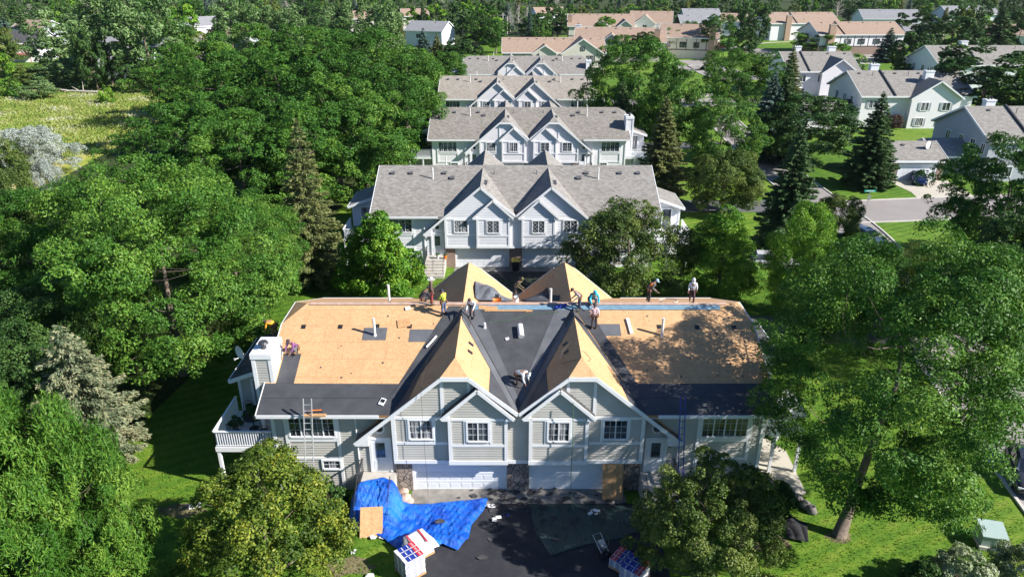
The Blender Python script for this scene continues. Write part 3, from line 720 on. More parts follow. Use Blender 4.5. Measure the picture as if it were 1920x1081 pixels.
def broad(seed, H, R, base=.22, nl=20000, ls=.24, lw=.5, mat='ash', ncl=150, cr=.2, shape='round', gap=0., bark='bark', lobes=5, lean=(0,0), droop=0., tr=None):
    """returns (crown mesh, trunk mesh); H total height, R crown radius"""
    rng = np.random.default_rng(seed); hc = H*(1-base); zc = H*base
    lob = rng.uniform(0, 6.28, lobes); la = rng.uniform(.08, .22, lobes); lk = rng.integers(2, 6, lobes); lz = rng.uniform(-3, 3, lobes)
    def prof(t, ph):
        if shape == 'round': r = np.sqrt(np.clip(1-np.abs((t-.42)/.60)**2.3, 0, 1))
        elif shape == 'cone': r = np.clip(1.0-t, 0, 1)**.62*np.clip(t*6+.45, 0, 1)
        elif shape == 'vase': r = np.sqrt(np.clip(1-np.abs((t-.62)/.66)**2.4, 0, 1))
        elif shape == 'oval': r = np.sqrt(np.clip(1-np.abs((t-.48)/.54)**2.0, 0, 1))
        else: r = np.sqrt(np.clip(1-t**2, 0, 1))
        m = 1+sum(la[i]*np.sin(lk[i]*ph+lob[i]+lz[i]*t*2) for i in range(lobes))*.8
        return r*m
    t = rng.uniform(0, 1, ncl*3); ph = rng.uniform(0, 6.28, ncl*3)
    keep = rng.uniform(0, 1, ncl*3) < np.clip(prof(t, ph), .15, 1); t = t[keep][:ncl]; ph = ph[keep][:ncl]
    n = len(t); rr = prof(t, ph)*(rng.uniform(.35, 1, n)**.45)
    c = np.stack([np.cos(ph)*rr*R*.9, np.sin(ph)*rr*R*.9, zc+t*hc*.97], 1)
    c[:,0] += lean[0]*t; c[:,1] += lean[1]*t
    crr = R*cr*rng.uniform(.6, 1.35, n)
    if gap: k = rng.uniform(0, 1, n) > gap; c = c[k]; crr = crr[k]; rr = rr[k]; n = len(c)
    per = rng.multinomial(nl, crr**2/np.sum(crr**2)); idx = np.repeat(np.arange(n), per); m = len(idx)
    d = unit(rng.normal(size=(m,3))+np.array([0,0,.45])); rad = rng.uniform(.35, 1, m)**.4
    # every clump is itself made of a few tufts, so edges stay ragged
    tuft = unit(rng.normal(size=(n*14,3))+np.array([0,0,.3])).reshape(n,14,3); pick = tuft[idx, rng.integers(0,14,m)]
    d2 = unit(pick+d*.55)
    P = c[idx]+d2*(crr[idx]*rad)[:,None]*np.array([1,1,.75])
    P[:,2] -= droop*rng.uniform(0,1,m)*crr[idx]
    P[:,2] = np.maximum(P[:,2], .15)
    outw = unit(P-np.array([0,0,zc+hc*.35]))
    Nn = unit(d2*.6+outw*.25+np.array([0,0,.22])+rng.normal(size=(m,3))*.55)
    T = rperp(rng, Nn)
    if droop: T = unit(T+np.array([0,0,-droop*1.2])); Nn = unit(Nn-(Nn*T).sum(1, keepdims=True)*T)
    crnd = rng.uniform(0, 1, n)
    rnd = np.clip(.5+(crnd[idx]-.5)*.75+(rng.uniform(0,1,m)-.5)*.7, 0, 1)
    Ls = ls*rng.uniform(.65, 1.35, m); me = leaf_mesh('crown', P, Nn, T, Ls, Ls*lw, rnd, M[mat])
    # limbs grow from the trunk to the clumps
    mb = MB(); r0 = tr or max(.10, H*.022)
    top = zc+hc*(.55 if shape != 'cone' else .9)
    tp = []; k = 7
    for i in range(k):
        f = i/(k-1); tp.append(Vector((lean[0]*f*.5+rng.normal()*.03*H*f*.3, lean[1]*f*.5+rng.normal()*.03*H*f*.3, top*f-.1*(i == 0))))
    trr = [r0*1.35]+[r0*(1-.75*(i/(k-1))) for i in range(1, k)]
    mb.tube(tp, trr, 8)
    nodes = [(tp[i], trr[i]) for i in range(2, k)]
    order = np.argsort(np.linalg.norm(c-np.array([0,0,zc]), axis=1))[:: (1 if n < 60 else max(1, n//70))]
    for i in order:
        q = Vector(c[i]); best = None; bd = 1e9
        for p_, r_ in nodes:
            dd = (q-p_).length+max(0, p_.z-q.z)*1.5
            if dd < bd and r_ > .012: bd = dd; best = (p_, r_)
        p_, r_ = best; mid = (p_+q)/2+Vector((0,0,-.06*(q-p_).length)); ra = min(r_*.62, .03+.02*(q-p_).length)
        mb.tube([p_, mid, q], [ra, ra*.7, ra*.35], 5, False); nodes += [(mid, ra*.8), (q, ra*.5)]
    tm = bpy.data.meshes.new('trunk'); tm.from_pydata(mb.v, [], mb.f); tm.materials.append(M[bark]); tm.shade_smooth()
    return me, tm
def conifer(seed, H, R, nl=16000, ls=.22, mat='spruce', base=.05, power=.85, gap=0., bark='bark_dark', sp=.42):
    rng = np.random.default_rng(seed); Ps=[];Ns=[];Ts=[];Rn=[]; mb = MB()
    mb.tube([(0,0,-.1),(0,0,H*.5),(0,0,H*.98)], [H*.02,H*.012,.02], 7)
    z = H*base; br = []
    while z < H*.985:
        t = (z-H*base)/(H*(1-base)); r = R*(1-t)**power*(min(1, .75+t*2)); nb = int(7+6*(1-t))
        ph0 = rng.uniform(0, 6.28)
        for k in range(nb):
            if rng.uniform() < gap: continue
            br.append((z+rng.normal()*.12, ph0+6.28*k/nb+rng.normal()*.18, max(.12, r*rng.uniform(.72, 1.12))))
        z += sp*(1-.45*t)*(H/12)**.5
    wts = np.array([b[2]**1.5 for b in br]); per = rng.multinomial(nl, wts/wts.sum())
    for (z, ph, r), m in zip(br, per):
        if m < 1: continue
        dr = np.array([math.cos(ph), math.sin(ph)]); f = rng.uniform(0, 1, m)**.6
        wid = .26*r*(1.1-f)+.05; side = rng.uniform(-1, 1, m)*wid
        zz = z-.22*r*f+.16*r*f**2.5+rng.normal(size=m)*.05 - rng.uniform(0,1,m)*.16*min(1,r)
        P = np.stack([dr[0]*r*f-dr[1]*side, dr[1]*r*f+dr[0]*side, zz], 1)
        T = unit(np.stack([np.full(m, dr[0])-dr[1]*side*1.2/wid*.5, np.full(m, dr[1])+dr[0]*side*1.2/wid*.5, rng.normal(size=m)*.25-.05], 1)+rng.normal(size=(m,3))*.3)
        Nn = unit(np.array([0,0,1.])+rng.normal(size=(m,3))*.5+np.array([dr[0],dr[1],0])*.3); Nn = unit(Nn-(Nn*T).sum(1, keepdims=True)*T)
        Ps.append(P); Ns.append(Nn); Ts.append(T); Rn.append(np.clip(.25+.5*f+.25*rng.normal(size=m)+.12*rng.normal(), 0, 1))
        if r > R*.25: mb.tube([(0,0,z),(dr[0]*r*.8,dr[1]*r*.8,z-.12*r)], [.03,.01], 4, False)
    P = np.concatenate(Ps); Ls = ls*rng.uniform(.6, 1.3, len(P))
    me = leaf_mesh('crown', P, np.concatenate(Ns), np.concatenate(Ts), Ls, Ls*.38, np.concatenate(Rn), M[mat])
    tm = bpy.data.meshes.new('trunk'); tm.from_pydata(mb.v, [], mb.f); tm.materials.append(M[bark]); tm.shade_smooth()
    return me, tm
def baretree(seed, H, R, mat='bark_pale', nb=60):
    rng = np.random.default_rng(seed); mb = MB(); mb.tube([(0,0,0),(rng.normal()*.1,0,H*.5),(rng.normal()*.3,0,H*.9)], [H*.016,H*.01,.02], 6)
    tw = MB()
    for i in range(nb):
        z = H*rng.uniform(.2,.9); ph = rng.uniform(0,6.28); r = R*rng.uniform(.4,1)*(1.2-z/H)
        q = Vector((math.cos(ph)*r, math.sin(ph)*r, z+r*rng.uniform(.5,1.1))); tw.tube([(0,0,z), q*.5+Vector((0,0,z*.5-.1)), q], [.045,.03,.012], 4, False)
        for k in range(5):
            a = Vector((0,0,z)).lerp(q, rng.uniform(.3,1)); e = a+Vector(rng.normal(size=3))*r*.25+Vector((0,0,r*.25)); tw.tube([a,e],[.018,.006],3,False)
    ms = []
    for m_, nm in ((tw,'crown'),(mb,'trunk')):
        q = bpy.data.meshes.new(nm); q.from_pydata(m_.v,[],m_.f); q.materials.append(M[mat]); ms.append(q)
    return tuple(ms)
CACHE = {}
KIND = {  # kind: (object name, category, builder, H, R, args)
 'ash': ('ash_tree','tree',broad,13,6,dict(mat='ash',lw=.46,cr=.165)),
 'darkb': ('broadleaf_tree','tree',broad,12,5.5,dict(mat='darkleaf',lw=.6,cr=.17,shape='round')),
 'maple': ('maple_tree','tree',broad,8,3.8,dict(mat='maple',lw=.75,cr=.2,shape='cone',base=.08)),
 'elm': ('elm_tree','tree',broad,13,5,dict(mat='willow',lw=.45,cr=.19,shape='vase',base=.25)),
 'olive': ('broadleaf_tree','tree',broad,9,4.5,dict(mat='crab',lw=.55,cr=.2,base=.15)),
 'crab': ('crabapple_tree','tree',broad,6,3.6,dict(mat='crab',lw=.6,cr=.2,base=.2,gap=.1)),
 'greyw': ('cottonwood_tree','tree',broad,16,6,dict(mat='greywillow',lw=.6,cr=.19,base=.15)),
 'lime': ('broadleaf_tree','tree',broad,10,4.5,dict(mat='maple',lw=.6,cr=.2,base=.12)),
 'silver': ('silver_tree','tree',broad,7,3.5,dict(mat='silver',lw=.4,cr=.2,base=.05)),
 'plum': ('plum_tree','tree',broad,6,3,dict(mat='plum',lw=.6,cr=.2,base=.1)),
 'spruce': ('spruce_tree','tree',conifer,14,3.2,dict(mat='spruce')),
 'spruceo': ('spruce_tree','tree',conifer,14,3.2,dict(mat='spruce_o')),
 'bspruce': ('spruce_tree','tree',conifer,12,3.2,dict(mat='spruce_bl')),
 'bare': ('dead_tree','tree',baretree,12,3.5,dict()),
 'shrub': ('shrub','shrub',broad,2,1.5,dict(mat='willow',base=.0,lw=.6,cr=.26,shape='dome')),
 'limeshrub': ('shrub','shrub',broad,3,1.8,dict(mat='maple',base=.0,lw=.6,cr=.26,shape='dome')),
}
TIER = {0: (95000, .62, 200), 1: (52000, .95, 150), 2: (12000, 1.8, 90), 3: (3600, 3.2, 50)}
def tmesh(kind, tier, var):
    key = (kind, tier, var)
    if key in CACHE: return CACHE[key]
    nm, cat, fn, H, R, a = KIND[kind]; a = dict(a); nl, lsf, ncl = TIER[tier]
    seed = sum(ord(ch) for ch in kind)*7+tier*31+var*101
    sz = (R/5)
    if fn is broad: a.setdefault('ls', .23*lsf*max(.45, sz**.6)); a['nl'] = int(nl*(.35 if R < 2.5 else (.7 if R < 4.2 else 1))); a['ncl'] = int(ncl*(.5 if R < 2.5 else 1)); r = fn(seed, H, R, **a)
    elif fn is conifer: r = fn(seed, H, R, nl=int(nl*1.1), ls=.28*lsf**.9, **a)
    else: r = fn(seed, H, R, **a)
    CACHE[key] = (r, H, R); return CACHE[key]
TREES = []
def put_tree(kind, x, y, H, R, label, group=None, var=None, meshes=None, name=None, rz=None):
    nm, cat, fn, H0, R0, a = KIND[kind]; dist = math.hypot(y-CAMY, x)
    tier = 0 if dist < 66 else 1 if dist < 160 else 2 if dist < 270 else 3
    if meshes: (cm, tm), H0, R0 = meshes
    else: (cm, tm), H0, R0 = tmesh(kind, tier, (len(TREES) % (2 if tier < 3 else 3)) if var is None else var)
    t = thing(name or nm, label, cat, (x,y,0), (len(TREES)*2.399) % 6.283 if rz is None else rz, group)
    s = (R/R0, R/R0, H/H0)
    for me, n_ in ((tm,'trunk'),(cm,'crown')):
        o = bpy.data.objects.new(n_, me); C.objects.link(o); o.parent = t; o.scale = s
    TREES.append((x, y, R)); return t
def solve(px, by, ty, w):
    x, y = gp(px, by); _, H = yp(px, ty, y); d = depth(y, H*.55); return x, y, H, w/2*d/F_PX
def T(kind, px, by, ty, w, label, group=None, **k):
    x, y, H, R = solve(px, by, ty, w)
    if KIND[kind][2] is conifer: R *= 1.22
    return put_tree(kind, x, y, H, R, label, group, **k)
# ------------------------------------------------------------------ people
def skin_obj(name, nodes, edges, radii, mat, parent, sub=1, extra=None):
    me = bpy.data.meshes.new(name); ks = list(nodes); me.from_pydata([nodes[k] for k in ks], [(ks.index(a), ks.index(b)) for a, b in edges], [])
    o = bpy.data.objects.new(name, me); C.objects.link(o)
    sk = o.modifiers.new('skin', 'SKIN'); sk.use_smooth_shade = True
    if not me.skin_vertices: 
        bpy.context.view_layer.objects.active = o
    for i, k in enumerate(ks):
        r = radii[k]; r = r if hasattr(r, '__len__') else (r, r); me.skin_vertices[0].data[i].radius = r
        me.skin_vertices[0].data[i].use_root = (i == 0)
    if sub: ss = o.modifiers.new('sub', 'SUBSURF'); ss.levels = sub; ss.render_levels = sub
    dg = bpy.context.evaluated_depsgraph_get(); dg.update(); m2 = bpy.data.meshes.new_from_object(o.evaluated_get(dg)); m2.name = name
    o.modifiers.clear(); o.data = m2; m2.materials.clear(); m2.materials.append(mat); m2.shade_smooth()
    if extra:
        bm = bmesh.new(); bm.from_mesh(m2); e = bpy.data.meshes.new('e'); e.from_pydata(extra.v, [], extra.f); bm.from_mesh(e); bm.to_mesh(m2); bm.free(); m2.shade_smooth()
    o.parent = parent; return o
def V(*a): return Vector(a)
def pose(kind):
    J = {}
    if kind in ('stand','walk','work','lean'):
        J = dict(pelvis=V(0,0,.96), waist=V(0,.01,1.08), chest=V(0,.02,1.30), neck=V(0,.02,1.47), head=V(0,.045,1.58), crown=V(0,.04,1.70))
        for s, n in ((-1,'l'),(1,'r')):
            J['sh'+n]=V(s*.18,.02,1.41); J['el'+n]=V(s*.25,-.01,1.13); J['wr'+n]=V(s*.25,.10,.90)
            J['hp'+n]=V(s*.09,0,.93); J['kn'+n]=V(s*.12,.03,.50); J['an'+n]=V(s*.14,-.01,.09); J['to'+n]=V(s*.16,.15,.035)
        if kind == 'walk': J['knl'].y=.22; J['anl']=V(-.12,.22,.10); J['tol']=V(-.13,.38,.04); J['knr'].y=.02; J['anr']=V(.12,-.24,.14); J['tor']=V(.12,-.10,.04); J['wrl'].y=-.02; J['wrr'].y=.2
        if kind == 'work': J['ell']=V(-.25,.12,1.18); J['wrl']=V(-.14,.34,1.05); J['elr']=V(.26,.1,1.16); J['wrr']=V(.16,.32,.98); J['head'].y=.10; J['crown'].y=.13; J['crown'].z=1.68
        if kind == 'lean':
            for k in ('chest','neck','head','crown','shl','shr','ell','elr','wrl','wrr'): d=J[k].z-1.0; J[k].y += d*.75; J[k].z -= d*.22
            J['wrl']=V(-.2,.55,.75); J['wrr']=V(.2,.55,.72)
    elif kind == 'bend':
        J = dict(pelvis=V(0,-.12,.90), waist=V(0,.02,.98), chest=V(0,.26,1.05), neck=V(0,.44,1.05), head=V(0,.55,1.0), crown=V(0,.66,.95))
        for s, n in ((-1,'l'),(1,'r')):
            J['sh'+n]=V(s*.18,.38,1.04); J['el'+n]=V(s*.26,.42,.76); J['wr'+n]=V(s*.2,.52,.50)
            J['hp'+n]=V(s*.1,-.12,.88); J['kn'+n]=V(s*.17,.06,.48); J['an'+n]=V(s*.19,-.06,.09); J['to'+n]=V(s*.21,.10,.035)
    else:  # crouch / kneel
        J = dict(pelvis=V(0,-.16,.36), waist=V(0,-.06,.48), chest=V(0,.14,.66), neck=V(0,.26,.80), head=V(0,.34,.90), crown=V(0,.42,1.0))
        for s, n in ((-1,'l'),(1,'r')):
            J['sh'+n]=V(s*.18,.2,.76); J['el'+n]=V(s*.25,.34,.50); J['wr'+n]=V(s*.18,.5,.28)
            J['hp'+n]=V(s*.1,-.14,.34); J['kn'+n]=V(s*.18,.24,.42); J['an'+n]=V(s*.17,.0,.09); J['to'+n]=V(s*.19,.16,.035)
        if kind == 'kneel':
            J['knr']=V(.17,.16,.07); J['anr']=V(.17,-.26,.08); J['tor']=V(.17,-.38,.05)
    return J
SKIN = plain('skin_tan', (.36,.20,.13), .6, .08, 8); HAIR = plain('dark_hair', (.02,.015,.012), .6)
BOOT = plain('boots', (.10,.07,.045), .7); GLOVE = plain('tool_leather', (.16,.08,.045), .7)
FAB = {}
def fab(c):
    if c not in FAB: FAB[c] = fabric('cloth_%d' % len(FAB), c)
    return FAB[c]
def person(label, loc, rz, kind, shirt, trousers, hat=None, hatc=(.8,.8,.8), belt=True, vest=None, sleeves='long', h=1.75):
    P = thing('person', label, 'person', loc, rz); J = pose(kind); k = h/1.75
    nodes = dict(J); E = [('pelvis','waist'),('waist','chest'),('chest','neck'),('neck','head'),('head','crown')]
    rad = dict(pelvis=(.14,.11), waist=(.13,.095), chest=(.165,.11), neck=.055, head=(.078,.092), crown=(.055,.065))
    ex = MB()
    for n in 'lr':
        E += [('chest','sh'+n),('sh'+n,'el'+n),('el'+n,'wr'+n),('pelvis','hp'+n),('hp'+n,'kn'+n),('kn'+n,'an'+n),('an'+n,'to'+n)]
        rad.update({'sh'+n:.062,'el'+n:.042,'wr'+n:.028,'hp'+n:.088,'kn'+n:.06,'an'+n:.042,'to'+n:.034})
        d = (J['wr'+n]-J['el'+n]).normalized(); pm = J['wr'+n]+d*.075; nodes['pm'+n] = pm; rad['pm'+n] = (.04,.022); E.append(('wr'+n,'pm'+n))
        sd = d.cross(V(0,0,1)).normalized() if abs(d.z) < .95 else V(0,1,0); cu = d.cross(sd)
        if cu.y < 0 and kind != 'bend': cu = -cu
        for q in range(4):
            a = pm+sd*(q-1.5)*.019+d*.02; l = (.030,.036,.033,.026)[q]; b_ = a+d*l; c_ = b_+(d*.6+cu*.7)*l*.8; e_ = c_+(d*.1+cu)*l*.5
            ex.tube([a,b_,c_,e_], [.010,.0095,.009,.007], 6)
        a = J['wr'+n]+d*.035+sd*.028; ex.tube([a, a+(d*.5+sd*.8)*.03, a+(d*1.3+sd*.9+cu*.4)*.035], [.012,.011,.008], 6)
    fd = (J['crown']-J['neck']).normalized(); fr = V(0,1,0)-fd*fd.y; fr.normalize()
    ex.ball(J['head']+fr*.098-fd*.005, (.013,.02,.022), 6, 5)
    for s in (-1, 1): ex.ball(J['head']+V(s*.085,0,0), (.012,.022,.032), 6, 5)
    b = skin_obj('body', nodes, E, rad, SKIN, P, 1, ex)
    ey = MB()
    for s in (-1, 1): ey.ball(J['head']+fr*.088+fd*.022+V(s*.032,0,0), .012, 6, 5)
    ey.obox(J['head']+fr*.092-fd*.045, (.045,.01,.01)); ey.build('face_features', HAIR, b, True)
    # shirt
    sn = {x: nodes[x] for x in ('waist','chest','shl','shr','ell','elr')}; sn['hem'] = J['pelvis'].lerp(J['waist'], .1); sn['col'] = J['chest'].lerp(J['neck'], .72)
    SE = [('waist','hem'),('waist','chest'),('chest','col'),('chest','shl'),('chest','shr')]; sr = dict(waist=(.155,.12), hem=(.16,.13), chest=(.19,.135), col=.085, shl=.085, shr=.085, ell=.06, elr=.06)
    for n in 'lr':
        if sleeves == 'short': sn['el'+n] = J['sh'+n].lerp(J['el'+n], .75); sr['el'+n] = .07
        SE.append(('sh'+n,'el'+n))
        if sleeves == 'long': sn['cf'+n] = J['el'+n].lerp(J['wr'+n], .93); sr['cf'+n] = .043; SE.append(('el'+n,'cf'+n))
    skin_obj('shirt', sn, SE, sr, fab(shirt), P)
    tn = {'pelvis': J['pelvis'], 'top': J['pelvis'].lerp(J['waist'], .7)}; TE = [('pelvis','top')]; tr_ = dict(pelvis=(.165,.13), top=(.15,.115))
    for n in 'lr':
        for x in ('hp','kn'): tn[x+n] = J[x+n]; tr_[x+n] = {'hp':.105,'kn':.078}[x]
        tn['cu'+n] = J['kn'+n].lerp(J['an'+n], .88); tr_['cu'+n] = .066; TE += [('pelvis','hp'+n),('hp'+n,'kn'+n),('kn'+n,'cu'+n)]
    skin_obj('trousers', tn, TE, tr_, fab(trousers), P)
    for n in 'lr':
        bo = MB()
        a, t_ = J['an'+n], J['to'+n]; d = (t_-a); d.z = 0
        if d.length > 0: d.normalize()
        c = (a+t_)/2+V(0,0,-.0); bo.ball((c.x,c.y,max(.05,c.z)), (.058,.13,.05), 8, 6); bo.tube([a+V(0,0,.12),a+V(0,0,-.03)], [.06,.058], 8)
        bo.build('boot', BOOT, P, True)
    if vest:
        vn = {'a': J['waist'], 'b': J['chest'], 'c': J['chest'].lerp(J['neck'], .45)}; skin_obj('vest', vn, [('a','b'),('b','c')], dict(a=(.175,.14), b=(.208,.155), c=(.15,.12)), fab(vest), P)
    if belt:
        m_ = MB(); w = J['pelvis'].lerp(J['waist'], .55)
        for i in range(10):
            a_, b_ = [w+V(math.cos(R_(36*j))*.175, math.sin(R_(36*j))*.145, 0) for j in (i, i+1)]; m_.beam(a_, b_, .02, .055)
        for s in (-1, 1): m_.obox(w+V(s*.2,.02,-.1), (.09,.14,.2))
        m_.obox(w+V(.14,-.13,-.1), (.08,.06,.16)); m_.build('tool_belt', GLOVE, P)
        hn = MB()   # harness straps
        for s in (-1, 1): hn.beam(J['waist']+V(s*.09,-.14,0), J['sh'+('l' if s < 0 else 'r')]+V(-s*.05,-.09,.03), .03, .01, (0,1,0))
        hn.build('harness', fab((.12,.03,.04)), P)
    if hat:
        m_ = MB(); c = J['head'].lerp(J['crown'], .55)
        if hat == 'wide': m_.ball(c, (.115,.125,.11), 12, 8); m_.tube([c+V(0,0,-.02), c+V(0,0,-.04)], [.22,.23], 14)
        elif hat == 'cap': m_.ball(c, (.108,.118,.10), 12, 8); m_.obox(c+fr*.15+V(0,0,-.01), (.15,.13,.015))
        elif hat == 'hood': m_.ball(J['head'].lerp(J['crown'], .35)-fr*.045, (.118,.12,.14), 12, 8); m_.tube([J['neck']+V(0,0,-.06), J['head']-fr*.04], [.12,.11], 10)
        m_.build('hood' if hat == 'hood' else 'hat', fab(hatc), P, True)
    else:
        m_ = MB(); m_.ball(J['head'].lerp(J['crown'], .5)-fr*.012, (.098,.108,.098), 10, 7); m_.build('hair', HAIR, P, True)
    P.scale = (k,)*3; return P
rnd = random.Random(5)
# ------------------------------------------------------------------ ground
def sheet(name, pts, z, mat): m_ = MB(); m_.poly([(p[0],p[1],z) for p in pts]); return struct(name, m_, M[mat])
def ribbon(name, pts, w, z, mat, kerb=False):
    P = [Vector((p[0],p[1])) for p in pts]; Q = []
    for i in range(len(P)-1):        # smooth
        a = P[max(i-1,0)]; b_ = P[i]; c = P[i+1]; d = P[min(i+2,len(P)-1)]
        for k in range(8):
            t = k/8; Q.append(.5*((2*b_)+(c-a)*t+(2*a-5*b_+4*c-d)*t*t+(3*b_-a-3*c+d)*t**3))
    Q.append(P[-1]); m_ = MB(); Ls = []; Rs = []
    for i, q in enumerate(Q):
        d = (Q[min(i+1,len(Q)-1)]-Q[max(i-1,0)]).normalized(); n = Vector((-d.y,d.x)); Ls.append(q+n*w/2); Rs.append(q-n*w/2)
    for i in range(len(Q)-1): m_.poly([(Rs[i].x,Rs[i].y,z),(Rs[i+1].x,Rs[i+1].y,z),(Ls[i+1].x,Ls[i+1].y,z),(Ls[i].x,Ls[i].y,z)])
    o = struct(name, m_, M[mat])
    if kerb:
        k = MB()
        for S_ in (Ls, Rs):
            for i in range(len(S_)-1): k.beam((S_[i].x,S_[i].y,z+.04),(S_[i+1].x,S_[i+1].y,z+.04),.18,.12)
        struct('kerb', k, M['pale_concrete'])
    return o
g_ = MB(); g_.poly([(-1500,-80,0),(1500,-80,0),(1500,2200,0),(-1500,2200,0)]); struct('ground', g_, M['lawn'])
sheet('meadow', [gp(-150,420),gp(-100,158),gp(100,160),gp(330,168),gp(345,200),gp(300,260),gp(200,345),gp(60,420)], .004, 'meadow')
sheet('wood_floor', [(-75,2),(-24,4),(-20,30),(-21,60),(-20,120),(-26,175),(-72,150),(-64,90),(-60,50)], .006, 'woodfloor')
HY = [0, 32.3, 64.6, 96.5, 128.0]; HX = [.33, .35, 2.3, .6, 2.9]
for i in range(5):
    y0, cx = HY[i], HX[i]
    yf = -17.9 if i else -22
    sheet('driveway', [(cx-5.0,yf),(cx+7.2,yf),(cx+7.2,-.6),(cx-5.9,-.6)] if i == 0 else [(cx-5.9,y0-17.2),(cx+6.2,y0-17.2),(cx+6.2,y0-.6),(cx-5.9,y0-.6)], .008, 'asphalt')
    sheet('apron', [(cx-5.85,y0-.6),(cx+5.85,y0-.6),(cx+5.85,y0+.95),(cx-5.85,y0+.95)], .010, 'apron')
    yl = y0-12.5
    if i: sheet('access_lane', [(cx+6.2,yl-2.3),(36-i*.5,yl-2.3),(36-i*.5,yl+2.3),(cx+6.2,yl+2.3)], .012, 'lane')
ribbon('street', [(28.5,-14),(30.5,0),(33,16),(35.5,30),(37.6,44),(37.6,62),(38.2,84),(39.8,110)], 6.0, .014, 'street', True)
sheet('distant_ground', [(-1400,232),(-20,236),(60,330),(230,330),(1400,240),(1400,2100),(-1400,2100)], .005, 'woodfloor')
ribbon('cross_street', [gp(1560,397),gp(1640,395),gp(1760,390),gp(1960,382)], 8.0, .018, 'street', True)
ribbon('far_street', [gp(1150,193),gp(1290,192),gp(1420,192),gp(1560,190),gp(1760,188)], 9, .022, 'street', True)
ribbon('loop_street', [gp(1240,125),gp(1290,128),gp(1330,128),gp(1360,140),gp(1400,150)], 12, .026, 'street', True)
ribbon('upper_street', [gp(1330,88),gp(1380,90),gp(1430,98),gp(1480,108),gp(1560,116),gp(1660,112),gp(1780,112)], 11, .030, 'street', True)
sheet('driveway', [(50.6,63.4),(58.8,63.4),(58.5,58),(57.6,54),(50.2,53.0),(51.2,58)], .016, 'walk')
sheet('driveway', [gp(1605,92),gp(1665,92),gp(1668,108),gp(1625,108)], .034, 'street')
sheet('driveway', [gp(1270,113),gp(1320,112),gp(1345,118),gp(1300,124)], .034, 'street')
ribbon('footpath', [gp(1250,186),gp(1300,184),gp(1345,173),gp(1370,168)], 1.8, .034, 'walk')
ribbon('footpath', [gp(1400,84),gp(1440,80),gp(1480,78)], 1.8, .034, 'walk')
sheet('walkway', [(13.6,.6),(14.9,-.5),(16.2,.2),(16.4,4),(15.5,5.5),(13.6,5.2)], .012, 'walk')
def blob(cx, cy, rx, ry, z, sd):
    r = random.Random(sd); return [(cx+math.cos(k*.349)*rx*r.uniform(.7,1.2), cy+math.sin(k*.349)*ry*r.uniform(.7,1.2)) for k in range(18)]
for i, (px, py, rx, ry) in enumerate(((340,955,1.3,.55),(1573,1005,.7,.55),(650,1060,1.3,.7),(1430,1015,1.6,.7),(1620,352,1.8,1.3),(600,905,2.2,1.0))):
    x, y = gp(px, py); sheet('bare_soil', blob(x, y, rx, ry, 0, i), .0045+.0005*i, 'soil')
# ------------------------------------------------------------------ the row of duplexes
row = 'duplex townhouses standing in a row'
H1 = townhouse('townhouse', 'sage-sided duplex in the foreground with its roof stripped to bare boards and black underlayment', HY[0], HX[0], 'siding', 'osb', True, True, .155,
    chimney=((-1,1.95,3.75,7.8),), wings=((-1,4.2,3.0),(1,5.6,1.6)), group=row)
townhouse('townhouse', 'pale grey duplex with complete shingle roof and lozenge windows, directly behind the stripped-roof house', HY[1], HX[1], 'siding2', 'shingle', False, lap=.155, wings=((-1,4.2,3.0),(1,3.6,3.0)), diamond=True, pillar='brick', group=row)
townhouse('townhouse', 'white duplex with clipped gables and a right-hand chimney, third in the row', HY[2], HX[2], 'siding3', 'shingle_b', True, lap=0, chimney=((1,1.95,3.75,7.9),), wings=((-1,4.2,3.0),(1,4.2,3.0)), group=row)
townhouse('townhouse', 'pale duplex half hidden by two olive crab-apple crowns, fourth in the row', HY[3], HX[3], 'siding3', 'shingle_c', False, lap=0, wings=((1,4.2,3.0),), group=row)
townhouse('townhouse', 'white duplex with clipped gables farthest back in the row, below the tan-roofed house', HY[4], HX[4], 'siding3', 'shingle', True, lap=0, chimney=((1,1.95,3.75,7.9),), wings=((-1,4.2,3.0),), group=row)
houses = [o for o in bpy.data.objects if o.parent is None and o.get('category') == 'townhouse']
for h in houses[1:]:
    for s in (-1, 1):
        for x in (12.1, 10.3, 7.0) : box_vent(h, s*x, 5.9, rz_(5.9), PM)
        vent_pipe(h, s*8.1, 5.2, rz_(5.2), 1.1, .07, 'pvc'); vent_pipe(h, s*7.0, 8.0, rz_(6.4), 1.0, .06, 'pvc')
        vent_pipe(h, s*2.1, 5.9, rz_(5.9), .35, .045, 'ventgrey')
        box_vent(h, s*6.2, 5.2, rz_(5.2), PM, .42)
        for yy in (1.9, 2.7): box_vent(h, s*GX+.42, yy, GA-GP*.42, .1, .3)
dish('satellite_dish', None, (-16.3,5.6,5.3), R_(-35), H1)
# --- details of the stripped roof (local coordinates of the front house)
CX0 = HX[0]
def onmain(px, py, dz=0.0): x, y, z = pl(px, py, ZE, 0, PM); return (x-CX0, y, rz_(y)+dz)
def patch(name, pts, th=.012, mat='felt', lift=.014, label=None, par=None):
    m_ = MB(); m_.slab([(p[0],p[1],p[2]+lift) for p in pts], th); o = m_.build(name, M[mat], par or H1)
    if label: o['label'] = label
    return o
def mp(x, y): return (x, y, rz_(y))
vly = lambda d: (GA-GP*d-ZE)/PM     # main-roof y of the valley at distance d from a gable ridge
dv = (GA-ZE)/GP
